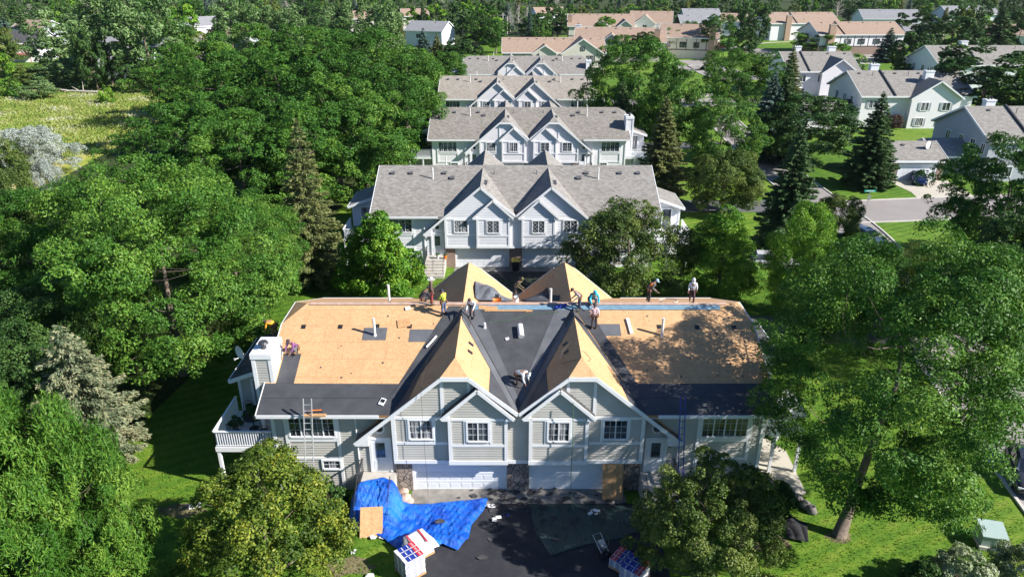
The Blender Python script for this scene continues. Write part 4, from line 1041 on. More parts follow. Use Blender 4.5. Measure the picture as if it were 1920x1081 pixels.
# eave course on both sides, torn upper edge
for s in (-1, 1):
    e = [mp(-RW+.02,.0), mp(-GX-dv+.02,.0), mp(-GX-dv+.88,1.82), mp(-RW+.02,1.85)]
    if s > 0: e = [(-p[0],p[1],p[2]) for p in reversed(e)]
    patch('underlayment', e, lift=.020)
    e2 = [mp(-RW+.02,.96), mp(-GX-dv+.45,.96), mp(-GX-dv+.47,1.0), mp(-RW+.02,1.0)]
    if s > 0: e2 = [(-p[0],p[1],p[2]) for p in reversed(e2)]
    patch('underlayment_lap', e2, lift=.030, mat='dark')
patch('underlayment', [mp(-13.0,1.86),mp(-12.05,1.86),mp(-12.05,3.7),mp(-13.0,3.7)], lift=.017, label='dark strip beside the chimney')
# valley strips on the main slope outside the gables
for s in (-1, 1):
    a = [mp(-GX-.02,6.95), mp(-GX-dv+.02,.02), mp(-GX-dv-1.0,.9) if s < 0 else mp(-GX-dv-.9,.9), mp(-GX-.75,6.95)]
    a = [mp(-GX-.02,6.97), mp(-GX-dv+.86,1.84), mp(-GX-dv+.25,1.84), mp(-GX-1.05,6.4), mp(-GX-.8,6.97)]
    if s > 0: a = [(-p[0],p[1],p[2]) for p in reversed(a)]
    patch('valley_strip', a, lift=.024)
# whole middle bay between the two gables
patch('underlayment', [mp(-GX+.02,6.97),mp(-.04,vly(GX)+.03),mp(.04,vly(GX)+.03),mp(GX-.02,6.97)], lift=.020, label='black felt filling the bay between the gables')
def gpt(s, d, y, sg):               # point on a gable slope: s gable side, sg slope side, d from ridge
    return (s*GX+sg*d, y, GA-GP*d)
yv = lambda d: max(0.0, vly(d))
for s in (-1, 1):
    # inner slope: grey ice shield along the valley, black felt below it
    n = -s
    q = [gpt(s,.06,vly(.06)-.04,n), gpt(s,3.2,yv(3.2)-.02,n), gpt(s,3.2,.02,n), gpt(s,2.95,.02,n), gpt(s,.06,vly(.06)-1.25,n)]
    patch('valley_strip', q if n < 0 else q[::-1], lift=.032, mat='felt_lt')
    q = [gpt(s,1.75,2.9,n), gpt(s,2.9,.30,n), gpt(s,2.95,.01,n), gpt(s,1.75,.01,n)]
    patch('underlayment', q if n < 0 else q[::-1], lift=.020)
    # matching strip on the main slope
    q = [mp(s*(GX-.02-.0),6.9), mp(s*(.15),vly(GX-.15)+.05), mp(s*.02,vly(GX)+.75), mp(s*(GX-.95),6.9)]
    patch('valley_strip', q if s > 0 else q[::-1], lift=.034, mat='felt_lt')
    # outer slope: black from part way down
    n = s
    q = [gpt(s,.05,vly(.05)-.03,n), gpt(s,dv-.05,.06,n), gpt(s,dv,.01,n), gpt(s,5.38,.01,n), gpt(s,5.38,.58,n), gpt(s,5.38,.01,n)]
    q = [gpt(s,.05,vly(.05)-.03,n), gpt(s,dv-.02,.05,n), gpt(s,5.38,.58,n), gpt(s,5.38,.01,n), gpt(s,2.45,.01,n), gpt(s,2.0,2.2,n), gpt(s,.05,5.5,n)]
    patch('underlayment', q if n < 0 else q[::-1], lift=.020)
    # capped ridge end near the top
    for sg in (-1, 1):
        q = [gpt(s,0,6.9,sg), gpt(s,.55,5.7,sg), gpt(s,.55,5.0,sg), gpt(s,0,5.9,sg)]
        patch('ridge_felt', q if sg < 0 else q[::-1], lift=.040, mat='felt')
    for yy in (3.6, 2.7):
        q = [gpt(s,.55,yy,1 if s < 0 else -1), gpt(s,.80,yy,1 if s < 0 else -1), gpt(s,.80,yy-.28,1 if s < 0 else -1), gpt(s,.55,yy-.28,1 if s < 0 else -1)]
        patch('vent_hole', q if s > 0 else q[::-1], lift=.017, mat='black', th=.004)
# patches round pipes, vent holes
for (a, b_) in (((683,614),(723,637)), ((769,617),(820,640)), ((1123,607),(1165,629))):
    p0 = onmain(*a); p1 = onmain(*b_); patch('flashing_felt', [mp(p0[0],p1[1]),mp(p1[0],p1[1]),mp(p1[0],p0[1]),mp(p0[0],p0[1])], lift=.018, mat='felt_lt')
for (px, py) in ((569,612),(638,612),(768,611),(707,611),(1236,612),(1307,613),(1376,613)):
    p = onmain(px, py); patch('vent_hole', [mp(p[0]-.13,p[1]-.14),mp(p[0]+.13,p[1]-.14),mp(p[0]+.13,p[1]+.14),mp(p[0]-.13,p[1]+.14)], lift=.016, mat='black', th=.004)
for i in range(46):
    x = rnd.uniform(-12.8, 12.8); y = rnd.uniform(2.2, 6.5)
    if abs(x) < GX+dv and abs(abs(x)-GX)*GP < 7 and vly(max(0,abs(x)-GX)) > y-1.3: continue
    r = rnd.uniform(.025,.06); patch('knot_hole', [mp(x-r,y-r),mp(x+r,y-r*.6),mp(x+r*.7,y+r),mp(x-r*.8,y+r*.9)], lift=.012, mat='dark', th=.004)
for (px, py, h, mt) in ((703,628,1.1,'pvc'),(1241,628,1.1,'pvc')):
    p = onmain(px, py); vent_pipe(H1, p[0], p[1], p[2], h, .075, mt)
for (px, h) in ((728,1.2),(1033,.95),(1217,1.1)):
    x, z = yp(px, 562, 7.6); vent_pipe(H1, x-CX0, 7.9, 7.95, h, .075, 'pvc')
p = onmain(909,614); vent_pipe(H1, p[0], p[1], p[2], .32, .07, 'trim')
m_ = MB(); m_.slab([(-12.3,7.02,8.23),(GX*0-3.2,7.02,8.23),(-3.2,7.32,8.255),(-12.3,7.32,8.255)], .015); m_.slab([(GX,7.02,8.23),(12.35,7.02,8.23),(12.35,7.32,8.255),(GX,7.32,8.255)], .015); m_.slab([(-3.2,7.02,8.23),(GX,7.02,8.23),(GX,7.32,8.255),(-3.2,7.32,8.255)], .015)
m_.v = [(x,y,z+.03) for x,y,z in m_.v]; m_.build('ridge_board', M['plank'], H1)
m_ = MB(); m_.slab([(-2.6,6.68,rz_(6.68)+.05),(11.9,6.68,rz_(6.68)+.05),(11.9,7.0,rz_(7.0)+.05),(-2.6,7.0,rz_(7.0)+.05)], .012); m_.build('ridge_membrane', M['felt_blue'], H1)
# back valley: grey membrane heaps
def drape(name, label, cat, outline, hfun, mat, n=42, grp=None, seed=1, amp=.05, smooth=0):
    """a sheet over an outline (list of xy) with folds: hfun(x,y) -> height"""
    bm = bmesh.new(); xs = [p[0] for p in outline]; ys = [p[1] for p in outline]
    x0, x1, y0, y1 = min(xs), max(xs), min(ys), max(ys); rr = np.random.default_rng(seed)
    ph = rr.uniform(0, 6.28, 8); an = rr.uniform(0, 3.14, 8); fr = rr.uniform(2.0, 7.5, 8)
    def inside(x, y):
        c = False; k = len(outline)-1
        for i in range(len(outline)):
            xi, yi = outline[i]; xj, yj = outline[k]
            if (yi > y) != (yj > y) and x < (xj-xi)*(y-yi)/(yj-yi)+xi: c = not c
            k = i
        return c
    def near(x, y):
        best = None; bd = 1e9
        for i in range(len(outline)):
            a = Vector(outline[i]); b_ = Vector(outline[(i+1) % len(outline)]); p = Vector((x,y)); t = max(0, min(1, (p-a).dot(b_-a)/(b_-a).length_squared)); q = a+(b_-a)*t
            if (q-p).length < bd: bd = (q-p).length; best = q
        return best, bd
    G = {}; st = (x1-x0)/n; ny = int((y1-y0)/st)+1; keep = {}
    for i in range(n+1):
        for j in range(ny+1):
            x = x0+i*st; y = y0+j*st; ins = inside(x, y); q, d = near(x, y)
            if not ins:
                if d > st*.8: continue
                x, y = q.x, q.y; d = 0
            f = sum(math.sin((x*math.cos(an[k])+y*math.sin(an[k]))*fr[k]+ph[k]+1.2*math.sin(x*.9+k)) for k in range(8))/8
            if smooth: z = sum(hfun(x+dx_*smooth, y+dy_*smooth) for dx_ in (-1,0,1) for dy_ in (-1,0,1))/9
            else: z = hfun(x, y)
            fo = abs(math.sin(x*3.1+y*6.5+1.6*math.sin(y*1.3+x)+ph[0]))**.6+.3*abs(math.sin(x*9-y*5+2*math.sin(x*1.7)+ph[1]))
            z += amp*min(1, d*3+.25)*(abs(f)*1.6+(.9*fo if smooth else 0))
            G[i,j] = bm.verts.new((x, y, z))
    for i in range(n):
        for j in range(ny):
            k = [(i,j),(i+1,j),(i+1,j+1),(i,j+1)]; q = [G[a] for a in k if a in G]
            if len(q) >= 3:
                try: bm.faces.new(q)
                except Exception: pass
    me = bpy.data.meshes.new(name); bm.to_mesh(me); bm.free(); me.materials.append(M[mat]); me.shade_smooth()
    o = bpy.data.objects.new(name, me); C.objects.link(o); so_ = o.modifiers.new('thick', 'SOLIDIFY'); so_.thickness = .01; so_.offset = 1
    return tag(o, label, cat, grp)
def bumpf(cx, cy, h, rx, ry): return lambda x, y: h*math.exp(-((x-cx)/rx)**2-((y-cy)/ry)**2)
bk = lambda x, y: max(GA-GP*min(abs(x-CX0+GX), abs(x-CX0-GX)), ZR-PM*(y-YR))
drape('membrane_heap', 'crumpled grey membrane heaped in the back valley against the left rear gable', 'membrane', [(-2.3,9.3),(-.3,8.6),(.2,10),(-.1,12),(-1.3,12.6),(-2.4,11.6)], lambda x, y: bk(x,y)+.05+bumpf(-1.4,10.6,.9,.7,.9)(x,y), 'tarp_k', 26, seed=3, amp=.12)
drape('underlayment_heap', 'dark folded felt lying in the back valley against the right rear gable', 'felt', [(.9,8.8),(2.5,8.4),(2.2,10.5),(2.0,12),(.9,12.6),(.5,10.5)], lambda x, y: bk(x,y)+.05+bumpf(1.6,10.3,.3,.6,.9)(x,y), 'felt', 22, seed=4, amp=.08)
drape('old_shingle_patch', 'torn patch of old dark shingles hanging on the right rear gable', 'shingles', [(1.35,8.2),(2.6,7.9),(3.0,9.6),(2.4,10.8),(2.3,12.2),(1.5,11.6)], lambda x, y: bk(x,y)+.03, 'shingle_dark', 18, seed=9, amp=.02)
# loose things on the roof
def lying(name, label, cat, px, py, size, rz, mat, mat2=None, pitch=True, dz=.06, round_=False, grp=None):
    x, y, z = onmain(px, py); t = thing(name, label, cat, (x+CX0, y, z+dz), 0, grp)
    t.rotation_euler = (math.atan(PM), 0, 0); m_ = MB()
    if round_:
        a = Vector((math.cos(rz)*size[0]/2, math.sin(rz)*size[0]/2, 0)); m_.tube([-a, a], size[1]/2, 12); m_.sm = False
        m_.build('roll', M[mat], t); k = MB(); k.tube([a, a*1.03], size[1]/2*.45, 8); k.build('core', M['plank'], t)
    else:
        m_.obox((0,0,0), size, rz); k = MB(); k.obox((.02,.03,size[2]/2+.004), (size[0]*.8, size[1]*.5, .008), rz)
        m_.build('body', M[mat], t); k.build('cover', M[mat2 or mat], t)
    return t
lying('membrane_roll', 'fat white roll of membrane lying on the black felt between the gables', 'roll', 976, 625, (.85,.34), R_(95), 'wrapw', round_=True, dz=.19)
lying('membrane_roll', 'thin white roll lying along the left valley', 'roll', 809, 643, (.95,.12), R_(58), 'wrapw', round_=True, dz=.12)
lying('felt_roll', 'short blue roll stub at the top of the middle bay by the right gable', 'roll', 1052, 577, (.7,.22), R_(20), 'wrapb', round_=True, dz=.13)
lying('ridge_vent', 'long pale ridge vent lying down the slope right of the right gable', 'ridge vent', 1180, 612, (.16,1.15,.1), R_(6), 'trim', 'pvc')
lying('board_offcut', 'square strand board offcut lying on the left slope', 'board', 757, 606, (.72,.6,.02), R_(12), 'osb_old', dz=.05)
lying('board_strip', 'long thin wooden strip lying below the blue membrane in the middle bay', 'board', 950, 583, (2.6,.12,.03), 0, 'osb_old')
lying('board_scrap', 'jagged pale board scrap at the top left of the middle bay', 'board', 915, 578, (1.1,.28,.03), R_(-6), 'osb_old')
lying('board_scrap', 'small pale scrap beside the white roll in the middle bay', 'board', 951, 636, (.2,.16,.04), R_(20), 'wrapw')
lying('board_scrap', 'short wooden offcut right of the long strip in the middle bay', 'board', 992, 584, (.4,.12,.03), R_(5), 'osb_old')
lying('shingle_bundle', 'small white and black packet on the left eave felt', 'packet', 717, 754, (.28,.42,.08), R_(-20), 'wrapw', 'black')
lying('nail_gun', 'black and orange nail gun on the left eave felt beside the ladder', 'tool', 592, 772, (.75,.12,.12), R_(4), 'dark', 'orange')
lying('paper_scrap', 'crumpled white paper beside the vest-wearing worker on the left slope', 'paper', 765, 579, (.3,.25,.05), R_(10), 'wrapw')
def cord(name, label, pts, r, mat, cat='hose'):
    m_ = MB(); P = [Vector(p) for p in pts]; Q = []
    for i in range(len(P)-1):
        a = P[max(i-1,0)]; b_ = P[i]; c = P[i+1]; d = P[min(i+2,len(P)-1)]
        for k in range(6): t = k/6; Q.append(.5*((2*b_)+(c-a)*t+(2*a-5*b_+4*c-d)*t*t+(3*b_-a-3*c+d)*t**3))
    Q.append(P[-1]); m_.tube(Q, r, 5); return tag(m_.build(name, M[mat], None, True), label, cat)
def rp(px, py): x, y, z = pl(px, py, ZE, 0, PM); return (x, y, z+.05)
cord('air_hose', 'green air hose curving across the black felt between the gables', [rp(918,606),rp(960,600),rp(985,592),rp(1020,588),rp(1048,586)], .014, 'hose')
gx = lambda px, py: (lambda q: (q[0], q[1], q[2]+.05))(pl(px, py, GA+GP*(GX+CX0)*1.0 if 1 else 0, -GP, 0))
cord('air_hose', 'dark air hose looped on the bare boards of the right gable', [(3.35,3.2,8.0),(2.7,2.6,7.55),(2.5,1.7,7.38),(2.9,1.2,7.75),(3.4,.9,8.05),(3.9,1.1,7.85),(4.1,1.6,7.7),(3.8,1.9,7.95),(3.5,1.6,8.15)], .016, 'dark')
tag(cord('safety_rope', 'thin dark rope hanging from the left gable roof down over the garage door', [(-4.6,2.5,7.05),(-4.62,.3,7.02),(-4.62,-.14,6.8),(-4.6,-.2,3),(-4.55,-.25,.1)], .008, 'dark'), cat='rope')
tag(cord('air_hose', 'green hose dropping from the right bay roof over the garage door to the drive', [(3.1,-.4,6.3),(3.15,-.45,4),(3.15,-.5,1.2),(3.3,-1.2,.05),(3.9,-1.9,.05),(4.3,-2.4,.05),(4.9,-3.3,.05),(4.4,-4.6,.05)], .018, 'hose'), cat='hose')
for i, (px, py, sz) in enumerate(((660/3.2+760,0,0),)): pass
t = thing('air_compressor', 'small orange air compressor on the ridge by the rear left gable', 'compressor', (-.9,7.9,8.0)); m_ = MB(); m_.tube([(-.25,0,.18),(.25,0,.18)], .15, 10); m_.build('tank', M['orange'], t, True); m_ = MB(); m_.box(-.12,.12,-.1,.1,.33,.5); m_.build('motor', M['dark'], t)
t = thing('tool_bucket', 'white bucket standing on the ridge behind the middle bay', 'bucket', (.25,7.9,8.0)); m_ = MB(); m_.tube([(0,0,0),(0,0,.36)], [.13,.16], 12); m_.build('pail', M['trim'], t, True); m_ = MB(); m_.tube([(-.16,0,.35),(-.1,0,.48),(.1,0,.48),(.16,0,.35)], .01, 5); m_.build('handle', M['steel'], t)
def ladder(name, label, a, b_, w=.42, mat='alu', rungs=20):
    t = thing(name, label, 'ladder', a); a = Vector(a); b_ = Vector(b_)-a; m_ = MB()
    for s in (-1, 1): r = MB(); r.beam((s*w/2,0,0),(b_.x+s*w/2,b_.y,b_.z),.035,.08); r.build('rail', M[mat], t)
    for i in range(1, rungs): q = b_*i/rungs; r = MB(); r.tube([(q.x-w/2,q.y,q.z),(q.x+w/2,q.y,q.z)], .018, 6); r.build('rung', M[mat], t)
    return t
ladder('extension_ladder', 'long aluminium ladder leaning on the left eave above the triple window', (-10.55,-1.75,0), (-10.45,-.12,6.35))
ladder('extension_ladder', 'blue-railed ladder leaning on the right eave beside the entry', (8.75,-1.9,0), (8.72,-.1,6.5), .26, 'wrapb')
lp = MB(); lp.obox((0,0,0),(1.1,.2,.08)); pk = tag(lp.build('walk_plank', M['osb_old'], None, False, (-10.1,-.28,5.45)), 'short pale plank bracketed across the ladder top at the left eave', 'plank')
def seg(x, y, a, b_, h0, h1, w):     # a tent-like ridge from a to b
    a = Vector(a); b_ = Vector(b_); p = Vector((x,y)); t = max(0, min(1, (p-a).dot(b_-a)/(b_-a).length_squared)); dd = (p-a-(b_-a)*t).length
    return (h0+(h1-h0)*t)*math.exp(-(dd/w)**1.5)
def stoop_h(x, y):
    ex = max(0, -8.25-x, x+6.25); k = max(0, 1-ex/.4); return k*1.36*max(0, min(1, (y+2.75)/1.75))
# tarps and debris on the drive
drape('blue_tarp', 'large rumpled bright blue tarpaulin spread from the stoop over the lawn edge and drive', 'tarpaulin',
    [(-8.45,-2.2),(-8.5,-1.0),(-8.0,-.55),(-7.4,-.35),(-6.9,-.3),(-6.3,-.5),(-5.6,-.9),(-3.4,-.55),(-1.3,-.25),(-1.5,-1.2),(-2.1,-2.3),(-2.2,-3.3),(-2.7,-4.1),(-3.5,-3.7),(-4.6,-4.3),(-5.8,-3.9),(-6.5,-3.3),(-7.1,-2.9),(-8.0,-2.8)],
    lambda x, y: max(.05+seg(x,y,(-7.0,-.35),(-5.9,-1.5),1.75,.15,.38), .05+seg(x,y,(-8.2,-1.2),(-6.7,-2.3),.95,.3,.42), .05+stoop_h(x,y))+seg(x,y,(-6.0,-1.0),(-4.2,-1.6),.30,.10,.35)+seg(x,y,(-3.6,-3.4),(-2.4,-3.6),.26,.2,.22), 'tarp_b', 130, seed=7, amp=.12, smooth=.16)
drape('green_tarp', 'dark green tarpaulin lying before the right garage door strewn with torn shingles', 'tarpaulin',
    [(.95,-.75),(3.2,-.65),(6.9,-.9),(7.3,-2.2),(5.6,-3.2),(3.6,-3.7),(1.9,-4.4),(1.2,-2.8)], lambda x, y: .04+bumpf(6.2,-1.4,.2,.8,.5)(x,y), 'tarp_g', 60, seed=8, amp=.05)
def scrap(px, py, s, mat='shingle_dark', z=.03):
    x, y = gp(px, py); m_ = MB(); n = rnd.randint(5,7); a0 = rnd.uniform(0,6.28)
    pts = [(math.cos(a0+6.28*k/n)*s*rnd.uniform(.5,1.1), math.sin(a0+6.28*k/n)*s*rnd.uniform(.35,.75), rnd.uniform(0,.07)) for k in range(n)]
    m_.slab(pts, .02); o = m_.build('shingle_scrap', M[mat], None, False, (x,y,z+.03)); return tag(o, 'torn dark shingle scrap among the debris before the garages', 'shingle scrap', 'torn shingle scraps scattered before the garages')
for i in range(120):
    if i < 78: px, py = rnd.gauss(962,45), rnd.uniform(916,958)
    elif i < 105: px, py = rnd.uniform(1010,1180), rnd.uniform(925,985)
    else: px, py = rnd.uniform(900,1080), rnd.uniform(960,1020)
    scrap(px, py, rnd.uniform(.08,.26), z=.05 if px > 1005 else 0)
for px, py, lab in ((765,965,'dark torn shingle lying on the middle of the blue tarp'),(825,985,'dark torn shingle lying on the front edge of the blue tarp'),(905,1045,'flattened dark branch-like shingle strip alone on the bare drive')):
    o = scrap(px, py, .28, z=.26 if py < 1000 else 0); o['label'] = lab; del o['group']
def crumple(label, px, py, s, mat, z=0, sd=1, name='wrapping_scrap'):
    x, y = gp(px, py); r = random.Random(sd); m_ = MB()
    for k in range(5): m_.obox((r.uniform(-s,s), r.uniform(-s,s)*.6, .05+r.uniform(0,.08)), (s*r.uniform(.5,1.1), s*r.uniform(.3,.7), .015), r.uniform(0,3), r.uniform(-.4,.4), r.uniform(-.4,.4))
    return tag(m_.build(name, M[mat], None, False, (x,y,z)), label, 'wrapping')
crumple('pale blue crumpled wrapping on the drive right of the blue tarp', 915, 952, .32, 'wrapw', sd=2)
crumple('white and blue wrapping lying farther out on the drive', 932, 974, .3, 'wrapw', sd=3)
crumple('small torn wrapping beside the white and blue one', 948, 966, .16, 'wrapb', sd=4)
crumple('white wrapping on the dark green tarp', 1115, 962, .25, 'wrapw', .06, sd=5)
crumple('white litter at the foot of the leaning strand board sheet', 705, 1010, .3, 'wrapw', sd=6)
crumple('small white litter on the lawn left of the leaning board', 664, 1035, .15, 'wrapw', sd=7)
def leanboard(label, x, y, w, h, tilt, rz, mat='osb'):
    m_ = MB(); m_.box(-w/2, w/2, -.012, .012, 0, h); o = m_.build('plywood_sheet', M[mat]); o.location = (x,y,.01); o.rotation_euler = (-tilt,0,rz); return tag(o, label, 'plywood')
leanboard('strand board sheet leaning against the stone pier right of the right garage door', 5.45, -.35, 1.12, 2.25, .28, 0, 'osb_old')
leanboard('bright strand board sheet propped on the lawn beside the blue tarp', gp(696,1007)[0], gp(696,1007)[1], 1.15, 1.5, .75, R_(4))
# pallets of shingle bundles
def text_mesh(txt, size, mat, par, loc, rot):
    c = bpy.data.curves.new('letters', 'FONT'); c.body = txt; c.size = size; c.extrude = .002; c.align_x = 'CENTER'; c.align_y = 'CENTER'
    o = bpy.data.objects.new('letters', c); C.objects.link(o); dg = bpy.context.evaluated_depsgraph_get(); me = bpy.data.meshes.new_from_object(o.evaluated_get(dg))
    bpy.data.objects.remove(o); me.materials.clear(); me.materials.append(M[mat]); q = bpy.data.objects.new('lettering', me); C.objects.link(q)
    q.parent = par; q.location = loc; q.rotation_euler = rot; return q
def pallet(label, x, y, rz, layers, cols, torn=False):
    t = thing('shingle_pallet', label, 'pallet of shingles', (x,y,0), rz, 'pallets of wrapped shingle bundles'); m_ = MB()
    for k in (-.5,-.25,0,.25,.5): m_.box(k-.05,k+.05,-.55,.55,.10,.13)
    for k in (-.5,0,.5): m_.box(-.55,.55,k-.04,k+.04,0,.099)
    m_.build('pallet_base', M['osb_old'], t); h = .13
    for i in range(layers):
        b_ = MB()
        for j in range(3):
            y0 = -.53+j*.36; b_.box(-.52+rnd.uniform(-.015,.015), .52+rnd.uniform(-.015,.015), y0, y0+.345, h+.006, h+.070)
        b_.build('bundle', M['wrapw'] , t); h += .084
    if torn:
        return t, h
    # printed wraps on the top layer: blue field with a red end square
    for j in range(3):
        y0 = -.53+j*.36; 
        for k, (c, a, b2) in enumerate(cols):
            q = MB(); q.slab([(a,y0+.02,h+.012),(b2,y0+.02,h+.012),(b2,y0+.325,h+.012),(a,y0+.325,h+.012)], .006); q.build('printed_panel', M[c], t)
            if c == 'wrapr': text_mesh('GAF', .13, 'wrapw', t, ((a+b2)/2, y0+.17, h+.016), (0,0,R_(90)))
            else:
                q = MB(); xm = (a+b2)/2; q.slab([(xm-.02,y0+.06,h+.018),(xm+.02,y0+.06,h+.018),(xm+.02,y0+.28,h+.018),(xm-.02,y0+.28,h+.018)], .004); q.build('printed_bar', M['wrapw'], t)
    # side print
    s_ = MB()
    for i in range(layers):
        z = .13+i*.084
        for j in range(3): y0 = -.53+j*.36; s_.box(-.541,-.536,y0+.05,y0+.28,z+.03,z+.058); s_.box(-.50+j*.34,-.28+j*.34,-.536,-.532,z+.03,z+.058)
    s_.build('side_print', M['wrapb'], t); return t, h
x, y = gp(768,1078); pallet('tall pallet of blue and red wrapped bundles at the left drive edge, nearest the lens', x+.02, y+.25, R_(38), 13, (('wrapb',-.34,.0),('wrapb',.01,.2),('wrapr',.22,.5)))
x, y = gp(782,1050); t, h = pallet('pallet under torn white and pink wrapping behind the tall blue and red one', x+.05, y+.6, R_(38), 8, (), True)
w_ = drape('wrapping', None, None, [(-.75,-.6),(-.3,-.72),(.3,-.6),(.75,-.7),(.8,-.1),(.72,.55),(.2,.7),(-.4,.62),(-.7,.5)], lambda x, y: (h+.03 if abs(x) < .56 and abs(y) < .58 else h-.35), 'wrapw', 26, seed=12, amp=.05); w_.parent = t
q = MB(); [q.slab([(-.5+k*.22,-.5,h+.12),(-.42+k*.22,-.5,h+.12),(-.36+k*.22,.5,h+.12),(-.44+k*.22,.5,h+.12)], .008) for k in (0,3)]; q.build('red_stripe', M['wrapr'], t)
x, y = gp(1170,1062); pallet('low pallet of red and blue bundles on the shaded right drive edge, farther one', x, y+.1, R_(-38), 5, (('wrapr',-.5,-.2),('wrapb',-.18,.2),('wrapr',.22,.5)))
x, y = gp(1190,1090); pallet('pallet of red and blue bundles on the shaded right drive edge, nearer one', x, y+.2, R_(-38), 9, (('wrapb',-.5,-.05),('wrapb',-.03,.2),('wrapr',.22,.5)))
o = drape('wrapping_strip', 'loose white wrapping strip trailing on the lawn beside the left pallets', 'wrapping', [(-7.0,-6.0),(-6.6,-6.6),(-5.9,-7.1),(-5.6,-6.9),(-6.3,-6.3),(-6.6,-5.6),(-6.9,-5.6)], lambda x, y: .12, 'wrapw', 18, seed=5, amp=.05)
# machine on the drive
x, y = gp(1128,1035); t = thing('nailer_compressor', 'black wheeled air compressor with a tube handle on the shaded drive', 'compressor', (x,y,0), R_(25))
m_ = MB(); m_.tube([(0,-.35,.3),(0,.35,.3)], [.17,.17], 12); m_.build('tank', M['dark'], t, True)
m_ = MB(); m_.obox((0,.05,.55),(.26,.36,.2)); m_.obox((0,-.2,.52),(.18,.12,.14)); m_.build('motor', M['steel'], t)
m_ = MB(); m_.tube([(-.2,-.3,.3),(-.22,.55,.75),(.22,.55,.75),(.2,-.3,.3)], .018, 6); m_.build('handle', M['alu'], t)
for s in (-1, 1): m_ = MB(); m_.tube([(s*.22,-.3,.14),(s*.27,-.3,.14)], .14, 14); m_.build('wheel', M['black'], t)
# stones, netting, utility cabinet
def boulder(x, y, r, mat, label, grp=None, z=0, sd=0):
    rr = random.Random(sd); m_ = MB(); m_.ball((0,0,0), (r*rr.uniform(.9,1.3), r*rr.uniform(.8,1.1), r*rr.uniform(.6,.85)), 9, 7, .14, rr); o = m_.build('boulder', M[mat], None, True, (x,y,z+r*.4)); o.rotation_euler[2] = rr.uniform(0,3); return tag(o, label, 'boulder', grp)
for i, (x, y, r) in enumerate([(-5.85,-1.1,.34),(-6.2,-.6,.3),(-5.6,-.55,.26),(-5.55,-1.65,.26),(-6.35,-.1,.3),(-5.9,-.25,.28),(-5.75,-.7,.3)]):
    boulder(x, y, r, 'stone_pink', 'pinkish boulder in the pile between the blue tarp and the left garage', 'pink boulders piled by the left garage', .35 if i > 4 else 0, i)
for i in range(9):
    px, py = 1432+i*11, 905+i*6+rnd.uniform(-7,7); x, y = gp(px, py); boulder(x, y, rnd.uniform(.25,.42), 'stone_grey', 'grey boulder in the line below the right corner of the front house', 'grey boulders at the right house corner', 0, 20+i)
drape('netting', 'crumpled black landscape netting on the lawn left of the big ash trunk', 'netting', [gp(1462,985),gp(1480,970),gp(1512,985),gp(1515,1020),gp(1478,1012)], lambda x, y: .15, 'netting', 34, seed=6, amp=.30)
x, y = gp(1853,1018); t = thing('transformer_box', 'pale green utility transformer cabinet on a concrete pad on the right lawn', 'utility box', (x,y,0), R_(-14))
m_ = MB(); m_.box(-.62,.62,-.6,.6,0,.22); m_.build('concrete_pad', M['pale_concrete'], t)
m_ = MB(); m_.add([(-.55,-.5,.222),(.55,-.5,.222),(.55,.55,.222),(-.55,.55,.222),(-.55,-.5,.82),(.55,-.5,.82),(.55,.55,1.0),(-.55,.55,1.0)], [(0,1,5,4),(1,2,6,5),(2,3,7,6),(3,0,4,7),(4,5,6,7)]); m_.build('cabinet', M['green_box'], t)
m_ = MB(); m_.add([(-.58,-.53,.83),(.58,-.53,.83),(.58,.58,1.03),(-.58,.58,1.03),(-.58,-.53,.79),(.58,-.53,.79),(.58,.58,.99),(-.58,.58,.99)], [(0,1,2,3),(0,4,5,1),(1,5,6,2),(2,6,7,3),(3,7,4,0)]); m_.box(.03,.06,-.515,-.505,.24,.8); m_.build('lid', M['green_box'], t)
x, y = gp(1882,1036); t = thing('utility_pedestal', 'short grey utility pedestal right of the pale green cabinet', 'pedestal', (x,y,0)); m_ = MB(); m_.box(-.09,.09,-.09,.09,0,.5); m_.build('post', M['steel'], t); m_ = MB(); m_.obox((0,0,.53),(.22,.22,.06)); m_.build('cap', M['steel'], t)
x, y = gp(366,948); t = thing('splash_block', 'small white and black drain block on the lawn near the lower left deck post', 'drain block', (x,y,0), R_(20)); m_ = MB(); m_.box(-.3,.3,-.15,.15,0,.1); m_.build('tray', M['trim'], t); m_ = MB(); m_.box(-.5,-.32,-.15,.15,0,.14); m_.build('inlet', M['dark'], t)
# patio furniture on the left deck
def chair(x, y, z, rz, label):
    t = thing('patio_chair', label, 'chair', (x,y,z), rz, 'patio chairs on the left deck'); m_ = MB(); m_.obox((0,0,.42),(.5,.5,.05)); m_.build('seat', M['dark'], t)
    m_ = MB(); m_.tube([(-.24,.25,.45),(-.24,.34,.95),(0,.36,1.05),(.24,.34,.95),(.24,.25,.45)], .02, 6); [m_.tube([(k*.12,.25,.45),(k*.12,.34,1.0)], .01, 4) for k in (-1,0,1)]; m_.build('backrest', M['dark'], t)
    for a in (-1,1):
        for b_ in (-1,1): m_ = MB(); m_.tube([(a*.22,b_*.22,.42),(a*.25,b_*.25,0)], .018, 5); m_.build('leg', M['dark'], t)
chair(-15.1,3.3,2.78,R_(10),'dark patio chair nearest the sliding door on the left deck'); chair(-15.2,1.5,2.78,R_(140),'dark patio chair at the front corner of the left deck'); chair(-13.7,1.5,2.78,R_(210),'dark patio chair close to the house wall on the left deck')
t = thing('patio_table', 'round dark patio table covered with potted plants on the left deck', 'table', (-14.5,2.4,2.78)); m_ = MB(); m_.tube([(0,0,.70),(0,0,.73)], .5, 18); m_.build('table_top', M['dark'], t); m_ = MB(); m_.tube([(0,0,.70),(0,0,.05)], .04, 8); m_.tube([(0,0,.05),(0,0,0)], [.2,.28], 12); m_.build('leg', M['dark'], t)
